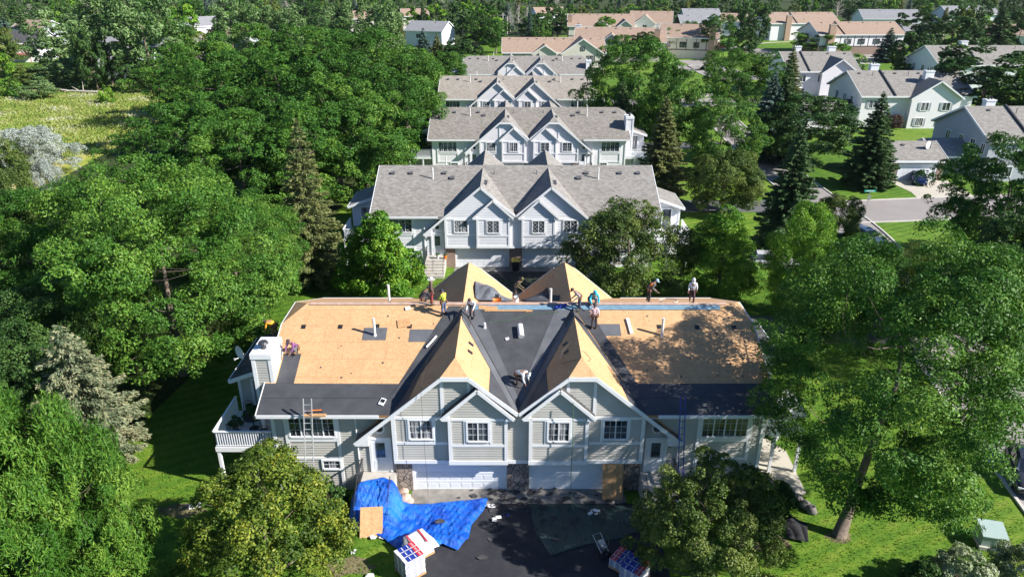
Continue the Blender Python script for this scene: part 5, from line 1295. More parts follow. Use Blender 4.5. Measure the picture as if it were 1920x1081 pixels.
for i, (x, y, z, lab) in enumerate(((-14.6,2.5,3.51,'leafy potted plant on the left part of the patio table'),(-14.25,2.2,3.51,'leafy potted plant on the right part of the patio table'),(-15.5,2.4,2.78,'leafy potted plant on the deck floor by the outer rail'),(-13.6,3.0,2.78,'leafy potted plant beside the sliding door'))):
    t = thing('potted_plant', lab, 'plant', (x,y,z)); m_ = MB(); m_.tube([(0,0,0),(0,0,.22)], [.10,.15], 10); m_.build('pot', M['chim'], t)
    cm, tm = broad(900+i, .75, .38, base=.2, nl=900, ls=.11, mat='darkleaf', ncl=26, cr=.3, shape='dome'); o = bpy.data.objects.new('foliage', cm); C.objects.link(o); o.parent = t
# things by the second house
t = thing('rubbish_bin', 'dark wheeled bin with a yellow lid against the brick pier of the second house', 'bin', (.35,31.9,0)); m_ = MB(); m_.add([(-.28,-.3,.05),(.28,-.3,.05),(.28,.3,.05),(-.28,.3,.05),(-.34,-.38,1.05),(.34,-.38,1.05),(.34,.36,1.05),(-.34,.36,1.05)], [(0,1,5,4),(1,2,6,5),(2,3,7,6),(3,0,4,7),(3,2,1,0)]); m_.build('body', M['black'], t)
m_ = MB(); m_.obox((0,0,1.08),(.74,.82,.06),0,.05); m_.build('lid', plain('yellow_lid', (.55,.40,.08)), t)
for s in (-1,1): m_ = MB(); m_.tube([(s*.3,.3,.12),(s*.36,.3,.12)], .12, 10); m_.build('wheel', M['black'], t)
for x, z, c, lab in ((-6.3,31.9,'orange','orange garden ornament on the stoop of the second house'),(-7.0,32.0,'wrapw','white planter on the stoop of the second house')):
    t = thing('planter', lab, 'planter', (x,z,1.23)); m_ = MB(); m_.tube([(0,0,0),(0,0,.38)], [.13,.2], 10); m_.build('pot', M[c], t); m_ = MB(); m_.ball((0,0,.42), (.2,.2,.14), 8, 6, .2, rnd); m_.build('foliage', M['spruce'], t)
# ------------------------------------------------------------------ the roofers
def roofpos(px, py): x, y, z = pl(px, py, ZE, 0, PM); return (x, y, z)
person('worker in a wide white hat, brown shirt and red trousers standing on the ridge', (-4.75,7.1,8.24), R_(-80), 'stand', (.13,.09,.08), (.28,.05,.05), 'wide', (.8,.78,.72))
person('worker in dark clothes crouching on the far slope behind the man in the white hat', (-5.35,7.9,7.95), R_(-60), 'crouch', (.04,.04,.06), (.05,.05,.06), 'cap', (.05,.05,.06))
person('worker in a yellow-green vest and dark cap standing at the top of the left valley', (-3.95,6.3,7.9), R_(55), 'work', (.5,.58,.06), (.10,.13,.22), 'cap', (.03,.04,.06), vest=(.62,.75,.06), h=1.68)
person('worker in a white shirt bending beside the top of the left gable', (-2.3,6.1,7.85), R_(165), 'lean', (.72,.74,.82), (.06,.05,.06), None, h=1.6)
person('hooded worker in olive standing in the back valley between the rear gables', (.22,11.6,6.55), R_(-90), 'lean', (.12,.10,.05), (.10,.09,.08), 'hood', (.13,.11,.05), belt=False, h=1.6)
person('worker with a dark harness over a grey shirt at the top of the right gable', (3.95,6.6,8.1), R_(100), 'lean', (.30,.29,.32), (.06,.08,.14), 'cap', (.04,.03,.03), h=1.6)
person('worker in a turquoise shirt and cap behind the top of the right gable', (4.75,7.1,8.2), R_(190), 'crouch', (.02,.42,.55), (.25,.26,.33), 'cap', (.03,.35,.48), h=1.9)
person('worker in a pale pink shirt and dark trousers beside the right gable', (4.7,5.35,7.5), R_(5), 'stand', (.62,.48,.52), (.06,.05,.06), 'cap', (.06,.05,.06), h=1.6)
person('worker in an orange vest and pale blue cap bending on the ridge', (8.15,7.7,8.1), R_(-75), 'lean', (.10,.10,.10), (.03,.03,.03), 'cap', (.35,.5,.6), vest=(.85,.22,.02), h=1.6)
person('worker in a white hooded top walking near the right end of the ridge', (10.7,7.5,8.15), R_(165), 'walk', (.72,.73,.78), (.09,.04,.05), 'hood', (.72,.74,.80), h=1.6)
person('worker in a pale blue shirt reaching out where the valleys meet at the front', (.35,1.9,5.75), R_(-120), 'bend', (.66,.76,.84), (.06,.04,.04), 'cap', (.7,.75,.8), h=1.75)
person('worker in a purple shirt and dark cap kneeling on the felt beside the chimney', (-12.05,3.7,6.85), R_(150), 'kneel', (.20,.07,.20), (.13,.13,.14), 'cap', (.05,.04,.06), belt=True)
person('worker in an orange-yellow shirt bending behind the chimney over the side wing', (-14.3,7.2,5.95), R_(70), 'bend', (.80,.38,.03), (.30,.16,.08), 'cap', (.06,.05,.05))
t = thing('hose_coil', 'flat oval coil of pale hose lying on the ridge between the orange-vested and white-hooded workers', 'hose', (9.35,7.6,8.2)); m_ = MB(); m_.tube([(math.cos(k*.4)*.55, math.sin(k*.4)*.3, .03+k*.001) for k in range(32)], .02, 5); m_.build('coil', M['rope'], t)
# ------------------------------------------------------------------ other houses
def hp(px, py, z): return gp(px, py, z)
house('corner_townhouse', 'grey two-storey house with a left side gable, behind the attached double garage on the right', (63.0,63.0), 0, 24, 13.5, 5.5, 8.8, 'greysiding', 'shingle', front=((3,3.3,1.6,1.3),(3,.7,1.6,1.3),(9,3.3,1.6,1.3),(9,.7,1.6,1.3),(15,3.3,1.6,1.3),(15,.7,1.8,1.5)), left=((9.6,3.6,1.0,1.3),(6.4,3.6,1.0,1.3),(3.6,3.6,1.0,1.3),(1.2,3.6,.8,1.2)), step=(5.2,), chimneys=((4.0,8.6,9.2,'trim',1.3,1.0),), lap=.2, vents=7)
t = house('garage_wing', 'attached double garage with brick corners and a white door, blue car in front', (51.0,63.6), 0, 6.9, 7.6, 2.75, 4.5, 'greysiding', 'shingle', gd=((3.45,4.9),), vents=2, lap=.2, cat='garage')
for x0 in (0,6.15):
    m_ = MB(); m_.box(x0-.02,x0+.78,-.08,.1,0,2.7); m_.build('brick_corner', M['brick'], t)
house('entry_link', 'low dark-roofed entry link between the double garage and the grey house', (57.9,66.2), 0, 4.9, 6.0, 2.75, 4.5, 'greysiding', 'shingle_grey', front=((3.6,1.0,1.0,1.1),), doors=((1.4,.1),), vents=0, lap=.2, cat='garage')
dish('satellite_dish', 'pale satellite dish on the roof of the attached double garage', (56.4,65.6,3.75), R_(-150), None, .5)
R2 = house('townhouse_block', 'white two-storey house with two white chimneys and a bright front gable, behind the hosta bed', (62.0,98.6), 0, 19.5, 14.5, 5.5, 8.9, 'siding3', 'shingle', front=((2,3.4,1.3,1.3),), left=((10.5,3.5,1.0,1.3),(7.0,3.5,1.0,1.3),(4.0,3.5,1.0,1.3),(10,.6,1.1,1.2)),
    gables=((12.5,4.3,1.2,8.3,((-1.9,3.2,1.3,1.3),(1.9,3.2,1.3,1.3),(-2.3,.5,1.3,1.3),(1.9,.5,1.6,1.4))),), chimneys=((5.5,9.5,9.6,'trim',1.5,1.1),(12.6,3.4,9.2,'trim',1.5,1.1)), step=(5.6,), shutters='greysiding', vents=9)
house('entry_wing', 'low dark-roofed wing at the left end of the white two-chimney house', (57.8,99.6), 0, 4.0, 7, 2.7, 4.2, 'siding3', 'shingle_dark', front=((2.3,.4,1.3,1.7),), vents=0, cat='garage')
house('garage_wing', 'plain shingled garage roof seen beyond the dark spruce left of the white two-chimney house', (52.0,96.5), 0, 5.5, 7, 2.7, 4.2, 'siding3', 'shingle', vents=1, cat='garage')
house('townhouse_block', 'pale blue house with grey roof far right, seen above the double-chimney house', (98.6,141.0), 0, 30, 15, 5.6, 9.2, 'siding2', 'shingle', left=((11,3.2,1.2,1.6),(7,3.2,1.2,1.6),(3,3.2,1.2,1.6)), step=(9,), chimneys=((9.5,9,9.9,'trim',1.6,1.2),), vents=7)
house('townhouse_block', 'white house with dark party-wall strip peeping between the blue spruce and the pale green elm', (60.5,131), 0, 15, 14, 5.5, 8.9, 'siding3', 'shingle', front=((3,3.3,1.3,1.3),(7,3.3,1.3,1.3),(11,3.3,1.3,1.3),(3,.6,1.3,1.3),(9,.6,1.6,1.3)), left=((9,3.2,1,1.4),(5,3.2,1,1.4)),
    gables=((10.5,3.8,1.2,8.2,((0,3.2,1.6,1.3),)),), step=(4.2,), chimneys=((4,8.5,9.7,'trim',1.6,1.2),(12,9,9.6,'trim',1.6,1.2)), vents=4)
# tan-roofed quarter
tan = 'tan-roofed townhouses in the background'
house('tan_roof_house', 'long tan-roofed half-timbered house right behind the last white duplex', (-2.3,169), 0, 27, 15, 5.4, 8.6, 'tansiding', 'shingle_tan', front=((3.5,3.2,3.0,1.4),(15.5,3.2,3.0,1.4)), gables=((11,3.2,1.0,7.4,((0,3.0,1.7,1.6),)),(21,5.5,1.0,9.0,((-2.4,3.0,2.0,1.6),(2.2,3.0,2.0,1.6),(0,6.0,1.0,.9)))), tudor=2.6, group=tan, vents=11)
house('tan_roof_house', 'tan-roofed house with a white gable end and brown chimney, second row above the last duplex', (19,198), R_(-8), 27, 16, 5.6, 9.2, 'tansiding', 'shingle_tan', front=((8,3.3,2,1.4),), right=((5,4.2,1.6,1.3),(9,4.2,1.6,1.3)), gables=((11,3.4,1,8,()),), chimneys=((24.5,2.5,9.0,'chim',1.6,1.2),(.5,8,9.6,'trim',1.6,1.2)), group=tan, tudor=3, vents=6)
house('tan_roof_house', 'tan-roofed house in the rear row with a small dormer and dark left gable', (21,252), R_(-3), 24, 19, 6, 9.8, 'tansiding', 'shingle_tan', left=((9,3,1.5,1.5),), gables=((12,3,.5,8.2,()),(20.5,3.2,4,8.4,((0,3,2,1.6),))), chimneys=((.5,3,9.5,'chim',1.6,1.2),), group=tan, tudor=3, vents=8)
house('tan_roof_house', 'tan-roofed house with a tall tan chimney and a white gable end with a red deck', (45.5,206), R_(-18), 18, 17, 6.2, 9.6, 'tansiding', 'shingle_tan', front=((3,3.3,2,1.5),(3,.7,2,1.5),(8,3.3,2,1.5),(12,3.3,1.6,1.5)), right=((5,4.4,2.6,2.0),(9,1.0,2.4,2.0)), chimneys=((16.6,-.5,9.6,'chim',1.8,1.3),), group=tan, tudor=3, vents=2, decks=((18.1,22,3,8,3.4,'red_deck'),))
house('tan_roof_house', 'tan-roofed house with a long white sunlit gable wall, at the head of the rear row', (46,268), R_(-12), 16, 18, 6.2, 10, 'siding3', 'shingle_tan', front=((4,3.3,2,1.5),), gables=((6,4,3,9.2,((0,4,1.5,1.5),)),), group=tan, vents=3)
house('grey_house', 'grey-roofed brown shed-like house with a wide opening, right of the rear tan row', (71,290), 0, 11, 12, 4.6, 7.4, 'brown', 'shingle_grey', front=((5.5,1.0,5,1.8),), vents=2)
house('grey_house', 'grey-roofed house tucked behind the brown shed-like one', (78,315), 0, 16, 12, 5.6, 8.6, 'greysiding', 'shingle_grey', front=((5,3,2,1.5),(12,3,2,1.5)), vents=4)
house('tan_roof_house', 'tan-roofed house with white end wall, left of the tall dark tree in the upper right', (86,284), R_(-15), 10, 14, 5.6, 8.4, 'siding3', 'shingle_tan', right=((6,3,1.6,1.4),(9,3,1.6,1.4)), group=tan, vents=3)
house('tan_roof_house', 'tan-roofed row with a blue left gable end, upper of the two in the upper right', (99.5,262), R_(4), 27, 17, 6.2, 9.8, 'siding3', 'shingle_tan', front=((15,3.4,2,1.4),(20,3.4,2,1.4),(24,3.4,1.6,1.4),(7,3.4,1.6,1.4)), left=((5,3.6,1.8,1.6),(9,3.6,1.8,1.6),(7,.4,2,2)), chimneys=((6.5,-.4,9,'chim',2,1.2),), step=(10,), group=tan, vents=6)
house('tan_roof_house', 'tan-roofed row with brown timber strips above a brick storey, upper right', (99,213), R_(3), 28, 17, 6.2, 9.6, 'siding3', 'shingle_tan', front=((9.5,3.4,2,1.4),(14,3.4,2,1.4),(19,3.4,2,1.4),(24,3.4,1.6,1.4)), left=((5,3.4,2,1.5),(10,3.4,2,1.5)), chimneys=((3.6,-.4,9.2,'chim',2,1.2),), step=(8,), group=tan, tudor=2.2, low='brick', lowz=2.6, gd=(), vents=6)
house('grey_house', 'blue-grey hip-like house behind the small spruce in the upper right', (152,300), R_(-5), 24, 15, 5.5, 9, 'siding2', 'shingle_grey', front=((6,3,2,1.5),), vents=2)
house('grey_house', 'blue-grey gabled garage below the upper right blue-grey house', (140,243), R_(-10), 12, 12, 4.5, 7.2, 'greysiding', 'shingle_grey', vents=1)
house('grey_house', 'blue-roofed house beyond the dark pines at the top right', (205,330), 0, 24, 14, 5.5, 9, 'siding2', 'shingle_grey', vents=1)
house('tan_roof_house', 'reddish-roofed house with a white gable end among the trees of the upper right corner', (160,225), R_(-25), 27, 14, 5.2, 8.4, 'siding3', 'shingle_tan', right=((6,3,1.6,1.4),), group=tan, vents=2)
house('grey_house', 'grey-roofed house at the right border near the top', (244,300), 0, 22, 14, 5.2, 8.6, 'siding2', 'shingle_grey', vents=1)
# left background
house('grey_house', 'dark-roofed house with a red deck and white sunlit end wall, upper left', (-152,193), R_(8), 11, 13, 5.4, 8.6, 'siding3', 'shingle_dark', front=((3,3,2,2),(7,3,2,2)), vents=2, decks=((-.5,9,-3,-.05,2.6,'red_deck'),))
house('tan_roof_house', 'small tan-roofed blue house at the far left behind the blue spruce', (-182,245), R_(-20), 14, 12, 5.4, 8.4, 'greysiding', 'shingle_tan', vents=1, group=tan)
house('white_house', 'white house seen in fragments through the pale cottonwood, upper left', (-118,182), R_(-6), 20, 11, 5.0, 7.8, 'siding3', 'shingle_grey', front=((4,3,1.6,1.4),(12,3,1.6,1.4)), vents=2)
house('grey_house', 'grey-sided house with one white-framed window beside the dark spruces, upper left', (-104,160), R_(-12), 7.5, 10, 5.0, 7.6, 'greysiding', 'shingle_grey', front=((4,2.2,1.4,1.5),), vents=0)
house('white_house', 'white gabled house behind the big green crowns, left of the top middle', (-124,262), R_(40), 12, 12, 5.0, 8.2, 'siding3', 'shingle_grey', vents=0)
house('tan_roof_house', 'salmon-roofed house with a grey gable end left of the dark wood', (-100,214), R_(-25), 14, 13, 5.2, 8.2, 'greysiding', 'shingle_tan', front=((3,3,1.5,1.5),), vents=0, group=tan)
house('white_house', 'pale blue house with white corner board at the right end of the dark wood', (-38,240), R_(-18), 14, 12, 5.4, 8.4, 'siding2', 'shingle_grey', front=((5,3,1.6,1.4),), vents=1)
house('tan_roof_house', 'pale house with a salmon roof above the dark wood near the top', (-50,318), R_(10), 12, 12, 5.4, 8.4, 'tansiding', 'shingle_tan', vents=0, group=tan)
house('tan_roof_house', 'blue-sided house with a salmon roof behind the white birch stems at the top', (12,330), R_(15), 14, 12, 5.4, 8.4, 'siding2', 'shingle_tan', vents=0, group=tan)
house('tan_roof_house', 'salmon-roofed house near the top edge right of the poplars', (-70,300), R_(12), 10, 12, 5.4, 8.4, 'tansiding', 'shingle_tan', vents=0, group=tan)
# ------------------------------------------------------------------ vehicles and street furniture
def car(label, x, y, rz, paint, wagon=False, name='parked_car'):
    t = thing(name, label, 'car', (x,y,0), rz); pm = plain('car_paint', paint, .22, .03, 1, .3, .6)
    def loft(secs, n):
        m_ = MB(); vs = []; fs = []; k = len(secs[0])
        for s in secs: vs += s
        for i in range(len(secs)-1):
            for j in range(k-1): fs.append((i*k+j,(i+1)*k+j,(i+1)*k+j+1,i*k+j+1))
        fs.append(tuple(range(k))); fs.append(tuple(range(len(vs)-1,len(vs)-k-1,-1))); m_.add(vs, fs); return m_
    secs = []
    for (yy, w, z0, z1) in ((-2.28,.62,.38,.62),(-2.18,.80,.25,.72),(-1.5,.88,.20,.84),(-.9,.90,.20,.92),(.9,.90,.20,.93),(1.7,.87,.20,.90),(2.15,.80,.26,.84),(2.27,.66,.38,.74)):
        secs.append([(-w,yy,z0),(-w*1.02,yy,(z0+z1)*.5),(-w*.93,yy,z1*.97),(-w*.6,yy,z1),(w*.6,yy,z1),(w*.93,yy,z1*.97),(w*1.02,yy,(z0+z1)*.5),(w,yy,z0)])
    loft(secs, 0).build('body', pm, t, True)
    re = 2.05 if wagon else 1.55
    cab = []
    for (yy, w, z1) in ((-.98,.76,.93),(-.35,.68,1.36),(.1,.67,1.43),(.8,.66,1.41),(re-.35,.62,1.28 if not wagon else 1.38),(re,.66,.95)):
        cab.append([(-.80 if yy < re else -.74,yy,.90),(-w*1.02,yy,(.92+z1)*.5+.1),(-w*.85,yy,z1),(w*.85,yy,z1),(w*1.02,yy,(.92+z1)*.5+.1),(.80 if yy < re else .74,yy,.90)])
    loft(cab, 0).build('windows', M['glass'], t)
    m_ = MB(); m_.slab([(-.56,-.33,1.375),(.56,-.33,1.375),(.57,.1,1.445),(.56,.8,1.43),(.54,re-.4,1.32 if not wagon else 1.40),(-.54,re-.4,1.32 if not wagon else 1.40),(-.56,.8,1.43),(-.57,.1,1.445)], .03)
    for s in (-1,1):
        for a, b_ in (((s*.78,-.95,.94),(s*.60,-.36,1.38)),((s*.80,.25,.93),(s*.60,.28,1.42)),((s*.72,re,.95),(s*.56,re-.38,1.31))): m_.beam(a, b_, .05, .06)
    m_.build('roof', pm, t)
    for sx in (-1,1):
        for yy in (-1.4,1.42):
            m_ = MB(); m_.tube([(sx*.70,yy,.32),(sx*.915,yy,.32)], .32, 16); w = m_.build('wheel', M['black'], t); m_ = MB(); m_.tube([(sx*.9,yy,.32),(sx*.925,yy,.32)], .19, 12); m_.build('rim', M['alu'], w)
        m_ = MB(); m_.obox((sx*.62,-2.2,.62),(.3,.12,.12)); m_.build('headlight', M['trim'], t)
        m_ = MB(); m_.obox((sx*.66,2.2,.74),(.26,.12,.12)); m_.build('tail_light', M['wrapr'], t)
    m_ = MB(); m_.obox((0,2.285,.55),(.42,.02,.15)); m_.build('number_plate', M['trim'], t)
    return t
x, y = gp(1720,341); car('dark blue saloon parked before the attached double garage', x, y, R_(160)+math.pi, (.01,.02,.10))
x, y = gp(1622,452); car('silver-white hatchback partly hidden by foliage below the street sign', x, y, R_(20), (.62,.66,.72), True)
x, y = gp(1449,499); car('white car almost hidden behind the yellow-tipped tree near the access lane', x, y, R_(80), (.75,.75,.76), True)
x, y = gp(1424,270); car('white car on the street glimpsed between the dark conifers', x, y, R_(10), (.75,.75,.76))
x, y = gp(1905,893); car('dark car at the right border on the near street', x+.5, y, R_(-25), (.05,.055,.07))
def streetsign(px, py, label):
    x, y = gp(px, py); t = thing('street_sign', label, 'street sign', (x,y,0)); m_ = MB(); m_.tube([(0,0,0),(0,0,3.35)], .035, 6); m_.build('post', M['steel'], t)
    g_ = plain('sign_green', (.01,.30,.22), .4, .03); m_ = MB(); m_.box(-.65,.65,-.015,.015,3.36,3.62); b_ = m_.build('name_blade', g_, t); m_ = MB(); m_.box(-.46,.46,-.02,-.0155,3.45,3.53); m_.build('white_band', M['trim'], b_)
    m_ = MB(); m_.box(-.22,.22,-.05,-.036,2.45,3.0); m_.build('back_plate', M['steel'], t)
streetsign(1620,413,'green street name sign on a thin post beside the cross street'); streetsign(1327,207,'green street name sign beside the far street in the upper middle right')
for px, lab in ((1400,'left one of two dark green bins at the upper street edge'),(1412,'right one of two dark green bins at the upper street edge')):
    x, y = gp(px, 92); t = thing('rubbish_bin', lab, 'bin', (x,y,0)); m_ = MB(); m_.box(-.5,.5,-.45,.45,0,1.6); m_.build('body', M['spruce'] if 0 else plain('bin_green', (.02,.10,.05)), t); m_ = MB(); m_.box(-.53,.53,-.48,.48,1.605,1.7); m_.build('lid', M['black'], t)
for px, by, ty, lab in ((943,72,24,'taller pale utility pole left of the tan-roofed house'),(951,64,30,'shorter pale utility pole left of the tan-roofed house')):
    x, y = gp(px, by); _, h = yp(px, ty, y); t = thing('utility_pole', lab, 'utility pole', (x,y,0)); m_ = MB(); m_.tube([(0,0,0),(0,0,h)], [.22,.14], 8); m_.build('post', M['pale_concrete'], t); m_ = MB(); m_.box(-.9,.9,-.06,.06,h-.9,h-.75); m_.build('cross_arm', M['pale_concrete'], t)
# ------------------------------------------------------------------ trees
# hero trees
hx, hy = gp(1573,1003)
put_tree('ash', hx, hy, 15.0, 6.9, 'huge open-crowned ash on the right lawn, its forked limbs showing', meshes=(broad(11,15.0,6.9,base=.27,nl=165000,ls=.155,lw=.42,mat='ash',ncl=320,cr=.142,shape='oval',gap=.26,lean=(3.9,3.2),tr=.28),15.0,6.9), rz=0)
T('ash',100,1200,748,330,'large feathery green tree filling the bottom left corner', meshes=(broad(12,11.5,5.6,base=.15,nl=120000,ls=.24,lw=.24,mat='willow',ncl=230,cr=.19,droop=.5),11.5,5.6), name='willow_tree', rz=.3)
T('ash',215,1150,800,230,'feathery green tree right beside the bottom left corner tree', meshes=(broad(13,9.5,4,base=.15,nl=70000,ls=.24,lw=.24,mat='willow',ncl=150,cr=.2,droop=.5),9.5,4), name='willow_tree', rz=1)
T('crab',520,1125,872,400,'yellowing crab-apple with a wide ragged crown at the bottom left of the house', meshes=(broad(14,6.5,4.2,base=.12,nl=66000,ls=.115,lw=.62,mat='crab_y',ncl=250,cr=.125,gap=.25,shape='dome'),6.5,4.2), rz=0)
T('crab',1312,1080,862,275,'olive crab-apple with yellow tips at the bottom right of the drive', meshes=(broad(15,6.2,3.6,base=.12,nl=52000,ls=.12,lw=.62,mat='crab',ncl=190,cr=.14,gap=.22,shape='dome'),6.2,3.6), rz=0)
x, y, h, r = solve(183, 868, 606, 215)
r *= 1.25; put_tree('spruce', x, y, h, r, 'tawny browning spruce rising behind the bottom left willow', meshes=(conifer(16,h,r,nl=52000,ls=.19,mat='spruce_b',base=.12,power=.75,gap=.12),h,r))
T('ash',345,700,300,430,'broad dark ash left of the stripped house, crown touching its lawn', meshes=(broad(17,15,7.6,base=.14,nl=160000,ls=.175,lw=.45,mat='ash',ncl=240,cr=.145,shape='round'),15,7.6))
x, y, h, r = solve(592, 533, 220, 128)
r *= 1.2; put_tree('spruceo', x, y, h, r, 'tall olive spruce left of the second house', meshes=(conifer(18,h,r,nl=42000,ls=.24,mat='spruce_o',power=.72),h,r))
T('maple',720,556,398,165,'bright green cone-shaped maple before the left part of the second house', meshes=(broad(19,7.5,3.9,base=.05,nl=52000,ls=.17,lw=.75,mat='maple',ncl=190,cr=.165,shape='cone'),7.5,3.9))
T('crab',1172,545,376,232,'wide olive crab-apple before the right part of the second house', meshes=(broad(20,7,4.6,base=.2,nl=42000,ls=.15,lw=.6,mat='crab',ncl=210,cr=.15,gap=.15,shape='dome'),7,4.6))
# left bank and the wood behind
T('ash',170,640,345,300,'dark ash between the silver tree and the broad ash left of the house',)
T('ash',30,655,395,270,'dark ash cut by the left border below the silver tree')
T('darkb',95,800,560,260,'deep green tree in the shadows above the feathery corner tree')
T('ash',455,590,372,240,'ash crown squeezed between the broad dark ash and the olive spruce')
T('olive',35,440,268,110,'bushy olive tree at the left border under the silver one')
T('silver',75,330,236,125,'silvery tree standing at the near edge of the meadow'); T('silver',95,398,298,66,'smaller silvery tree in front of the big silvery one')
T('ash',270,470,325,170,'ash crown at the near corner of the meadow')
wood = [(365,385,190,215,'first ash crown at the meadow side of the dense wood'),(470,420,212,215,'ash crown in the front row of the dense wood, left of the olive spruce tip'),(590,400,185,220,'ash crown behind the tip of the olive spruce'),(690,385,185,215,'ash crown in the front row of the wood facing the second house'),
 (430,290,98,215,'ash crown in the middle row of the wood on its meadow side'),(545,300,100,215,'ash crown in the very middle of the dense wood'),(650,290,98,225,'ash crown in the middle row right of centre of the wood'),(745,310,135,185,'ash crown at the right edge of the wood facing the third house'),
 (380,230,78,185,'ash crown at the far left end of the dense wood'),(480,215,50,200,'ash crown of the back row, left part of the wood'),(590,215,46,205,'ash crown of the back row, centre of the wood'),(700,215,56,190,'ash crown of the back row, right part of the wood'),(765,240,86,165,'ash crown next to the fourth house at the wood edge'),(640,350,140,190,'ash crown hanging over the clearing behind the olive spruce'),(790,215,95,85,'slim ash crown beside the brownish spruce at the wood edge')]
for a in wood: T('ash', *a)
T('spruceo',822,150,62,52,'brownish dying spruce left of the fifth duplex'); T('bspruce',797,150,50,50,'dark blue spruce left of the brownish dying one')
T('darkb',865,150,75,95,'dark rounded tree left of the fifth duplex roof'); T('ash',840,190,95,80,'green tree touching the left end of the fourth duplex')
T('crab',890,303,240,112,'crab-apple before the left gable of the third duplex'); T('crab',885,222,176,80,'small crab-apple before the left gable of the fourth duplex'); T('crab',1068,222,154,112,'wide crab-apple before the right half of the fourth duplex'); T('crab',907,160,127,52,'small crab-apple before the left part of the fifth duplex')
T('lime',1093,118,82,52,'bright yellow-green round tree at the right end of the fifth duplex')
# right of the row
T('ash',1190,275,72,190,'massive dense green tree right of the fourth and fifth duplexes')
T('ash',1250,300,125,140,'green tree filling the gap between the massive tree and the olive conifer'); T('spruce',1160,300,150,80,'dark spruce half inside the massive green tree by the third duplex')
T('spruceo',1235,375,175,105,'olive conifer right of the third duplex'); T('ash',1345,330,182,135,'leafy green tree with forked stems behind the access lane of the third duplex')
T('olive',1352,400,280,135,'olive bushy tree right of the second duplex end wall')
T('spruce',1468,468,232,125,'tall dark spruce between the olive bush and the cross street'); T('spruce',1455,300,110,72,'upper dark spruce before the white two-chimney quarter'); T('bspruce',1432,300,130,90,'bluish spruce left of the broad dark maple')
T('darkb',1500,305,180,215,'broad dark maple before the white two-chimney house')
T('elm',1380,222,95,125,'vase-shaped elm with a visible trunk on the lawn by the far street'); T('elm',1345,200,100,60,'slender elm left of the vase-shaped one')
T('spruce',1622,350,168,98,'dense dark pine standing alone on the mown lawn left of the double garage')
T('lime',1640,228,155,60,'yellow-green conical tree behind the tip of the lone lawn pine')
T('maple',1345,558,388,160,'bright green maple behind the right end of the stripped roof')
T('lime',1490,600,388,140,'yellow-tipped tree between the bright maple and the silver-white hatchback'); T('olive',1560,470,368,90,'thin olive tree at the bend of the street')
T('ash',1590,640,452,200,'green crown behind the big open ash, left one'); T('ash',1800,690,470,240,'green crown behind the big open ash, right one'); T('olive',1700,620,470,150,'greyish green crown in the middle behind the big open ash')
T('ash',1850,500,252,230,'large dark-green tree at the right border below the grey house'); T('darkb',1880,600,400,200,'dark tree at the right border above the lawn')
T('darkb',1835,220,88,230,'big dark green tree between the grey house and the pale blue one'); T('ash',1900,230,100,110,'green tree at the right border above the grey house')
T('lime',1560,150,82,80,'pale green elm before the timbered tan-roofed row'); T('greyw',1590,165,100,60,'thin grey-green tree beside the pale green elm')
T('bspruce',1660,116,50,48,'blue spruce standing right of the timbered tan-roofed row'); T('darkb',1775,118,32,120,'wide olive-topped dark tree above the pale blue house')
T('darkb',1705,95,20,85,'dark tree with a clear trunk near the top right street'); T('spruce',1860,112,10,70,'dark pine in the upper right corner'); T('spruce',1822,95,5,50,'second dark pine left of the corner one'); T('lime',1835,80,30,60,'light green tree before the corner pines'); T('darkb',1900,110,25,80,'dark tree cut by the right border near the top')
T('spruceo',1472,200,82,55,'olive spruce before the white house with the party-wall strip')
T('darkb',1405,95,5,70,'tall dark tree between the tan-roofed houses of the upper right'); T('darkb',1395,110,52,50,'small dark tree below the tall dark one'); T('ash',1345,110,28,75,'green tree hiding the red deck of the tan chimney house')
T('greyw',1255,105,52,55,'grey-green tree left of the tan chimney house'); T('ash',1228,65,25,45,'round green tree before the long white gable wall'); T('darkb',1128,60,32,60,'low dark green tree in the gap of the tan-roofed rows'); T('spruce',1108,60,28,25,'little spruce at the left of the low dark tree')
T('elm',1520,100,62,80,'broad green tree before the left end of the timbered row'); T('darkb',1590,40,2,90,'broad dark tree behind the timbered tan-roofed row'); T('spruce',1632,48,2,30,'pointed spruce before the blue-grey house')
T('darkb',1010,75,28,75,'dark green tree above the first tan-roofed house'); T('greyw',1045,70,12,45,'grey-green tree right of the dark one above the first tan-roofed house')
T('bare',972,66,5,34,'leafless white-stemmed tree left of the dark tree'); T('bare',988,66,8,30,'leafless white-stemmed tree touching the dark tree'); T('bare',957,60,12,24,'leafless white-stemmed tree nearest the utility poles')
T('lime',910,85,22,80,'yellow-green tree left of the utility poles'); T('ash',930,100,35,60,'green tree just left of the first tan-roofed house'); T('darkb',890,95,22,70,'very dark tree left of the yellow-green one')
T('ash',1165,120,66,60,'green tree before the right part of the half-timbered tan-roofed house'); T('darkb',1205,118,60,60,'dark tree below the white gable end of the second tan-roofed house'); T('ash',1290,92,40,45,'green tree between the tan chimney house and the rear row')
T('darkb',1062,56,18,40,'dark tree behind the left end of the second tan row'); T('ash',1480,72,30,50,'green tree before the blue gable end of the upper tan row'); T('darkb',1705,150,60,90,'dark round tree between the pale blue house and the hosta house'); T('olive',1240,60,14,40,'olive tree beside the long white gable wall')
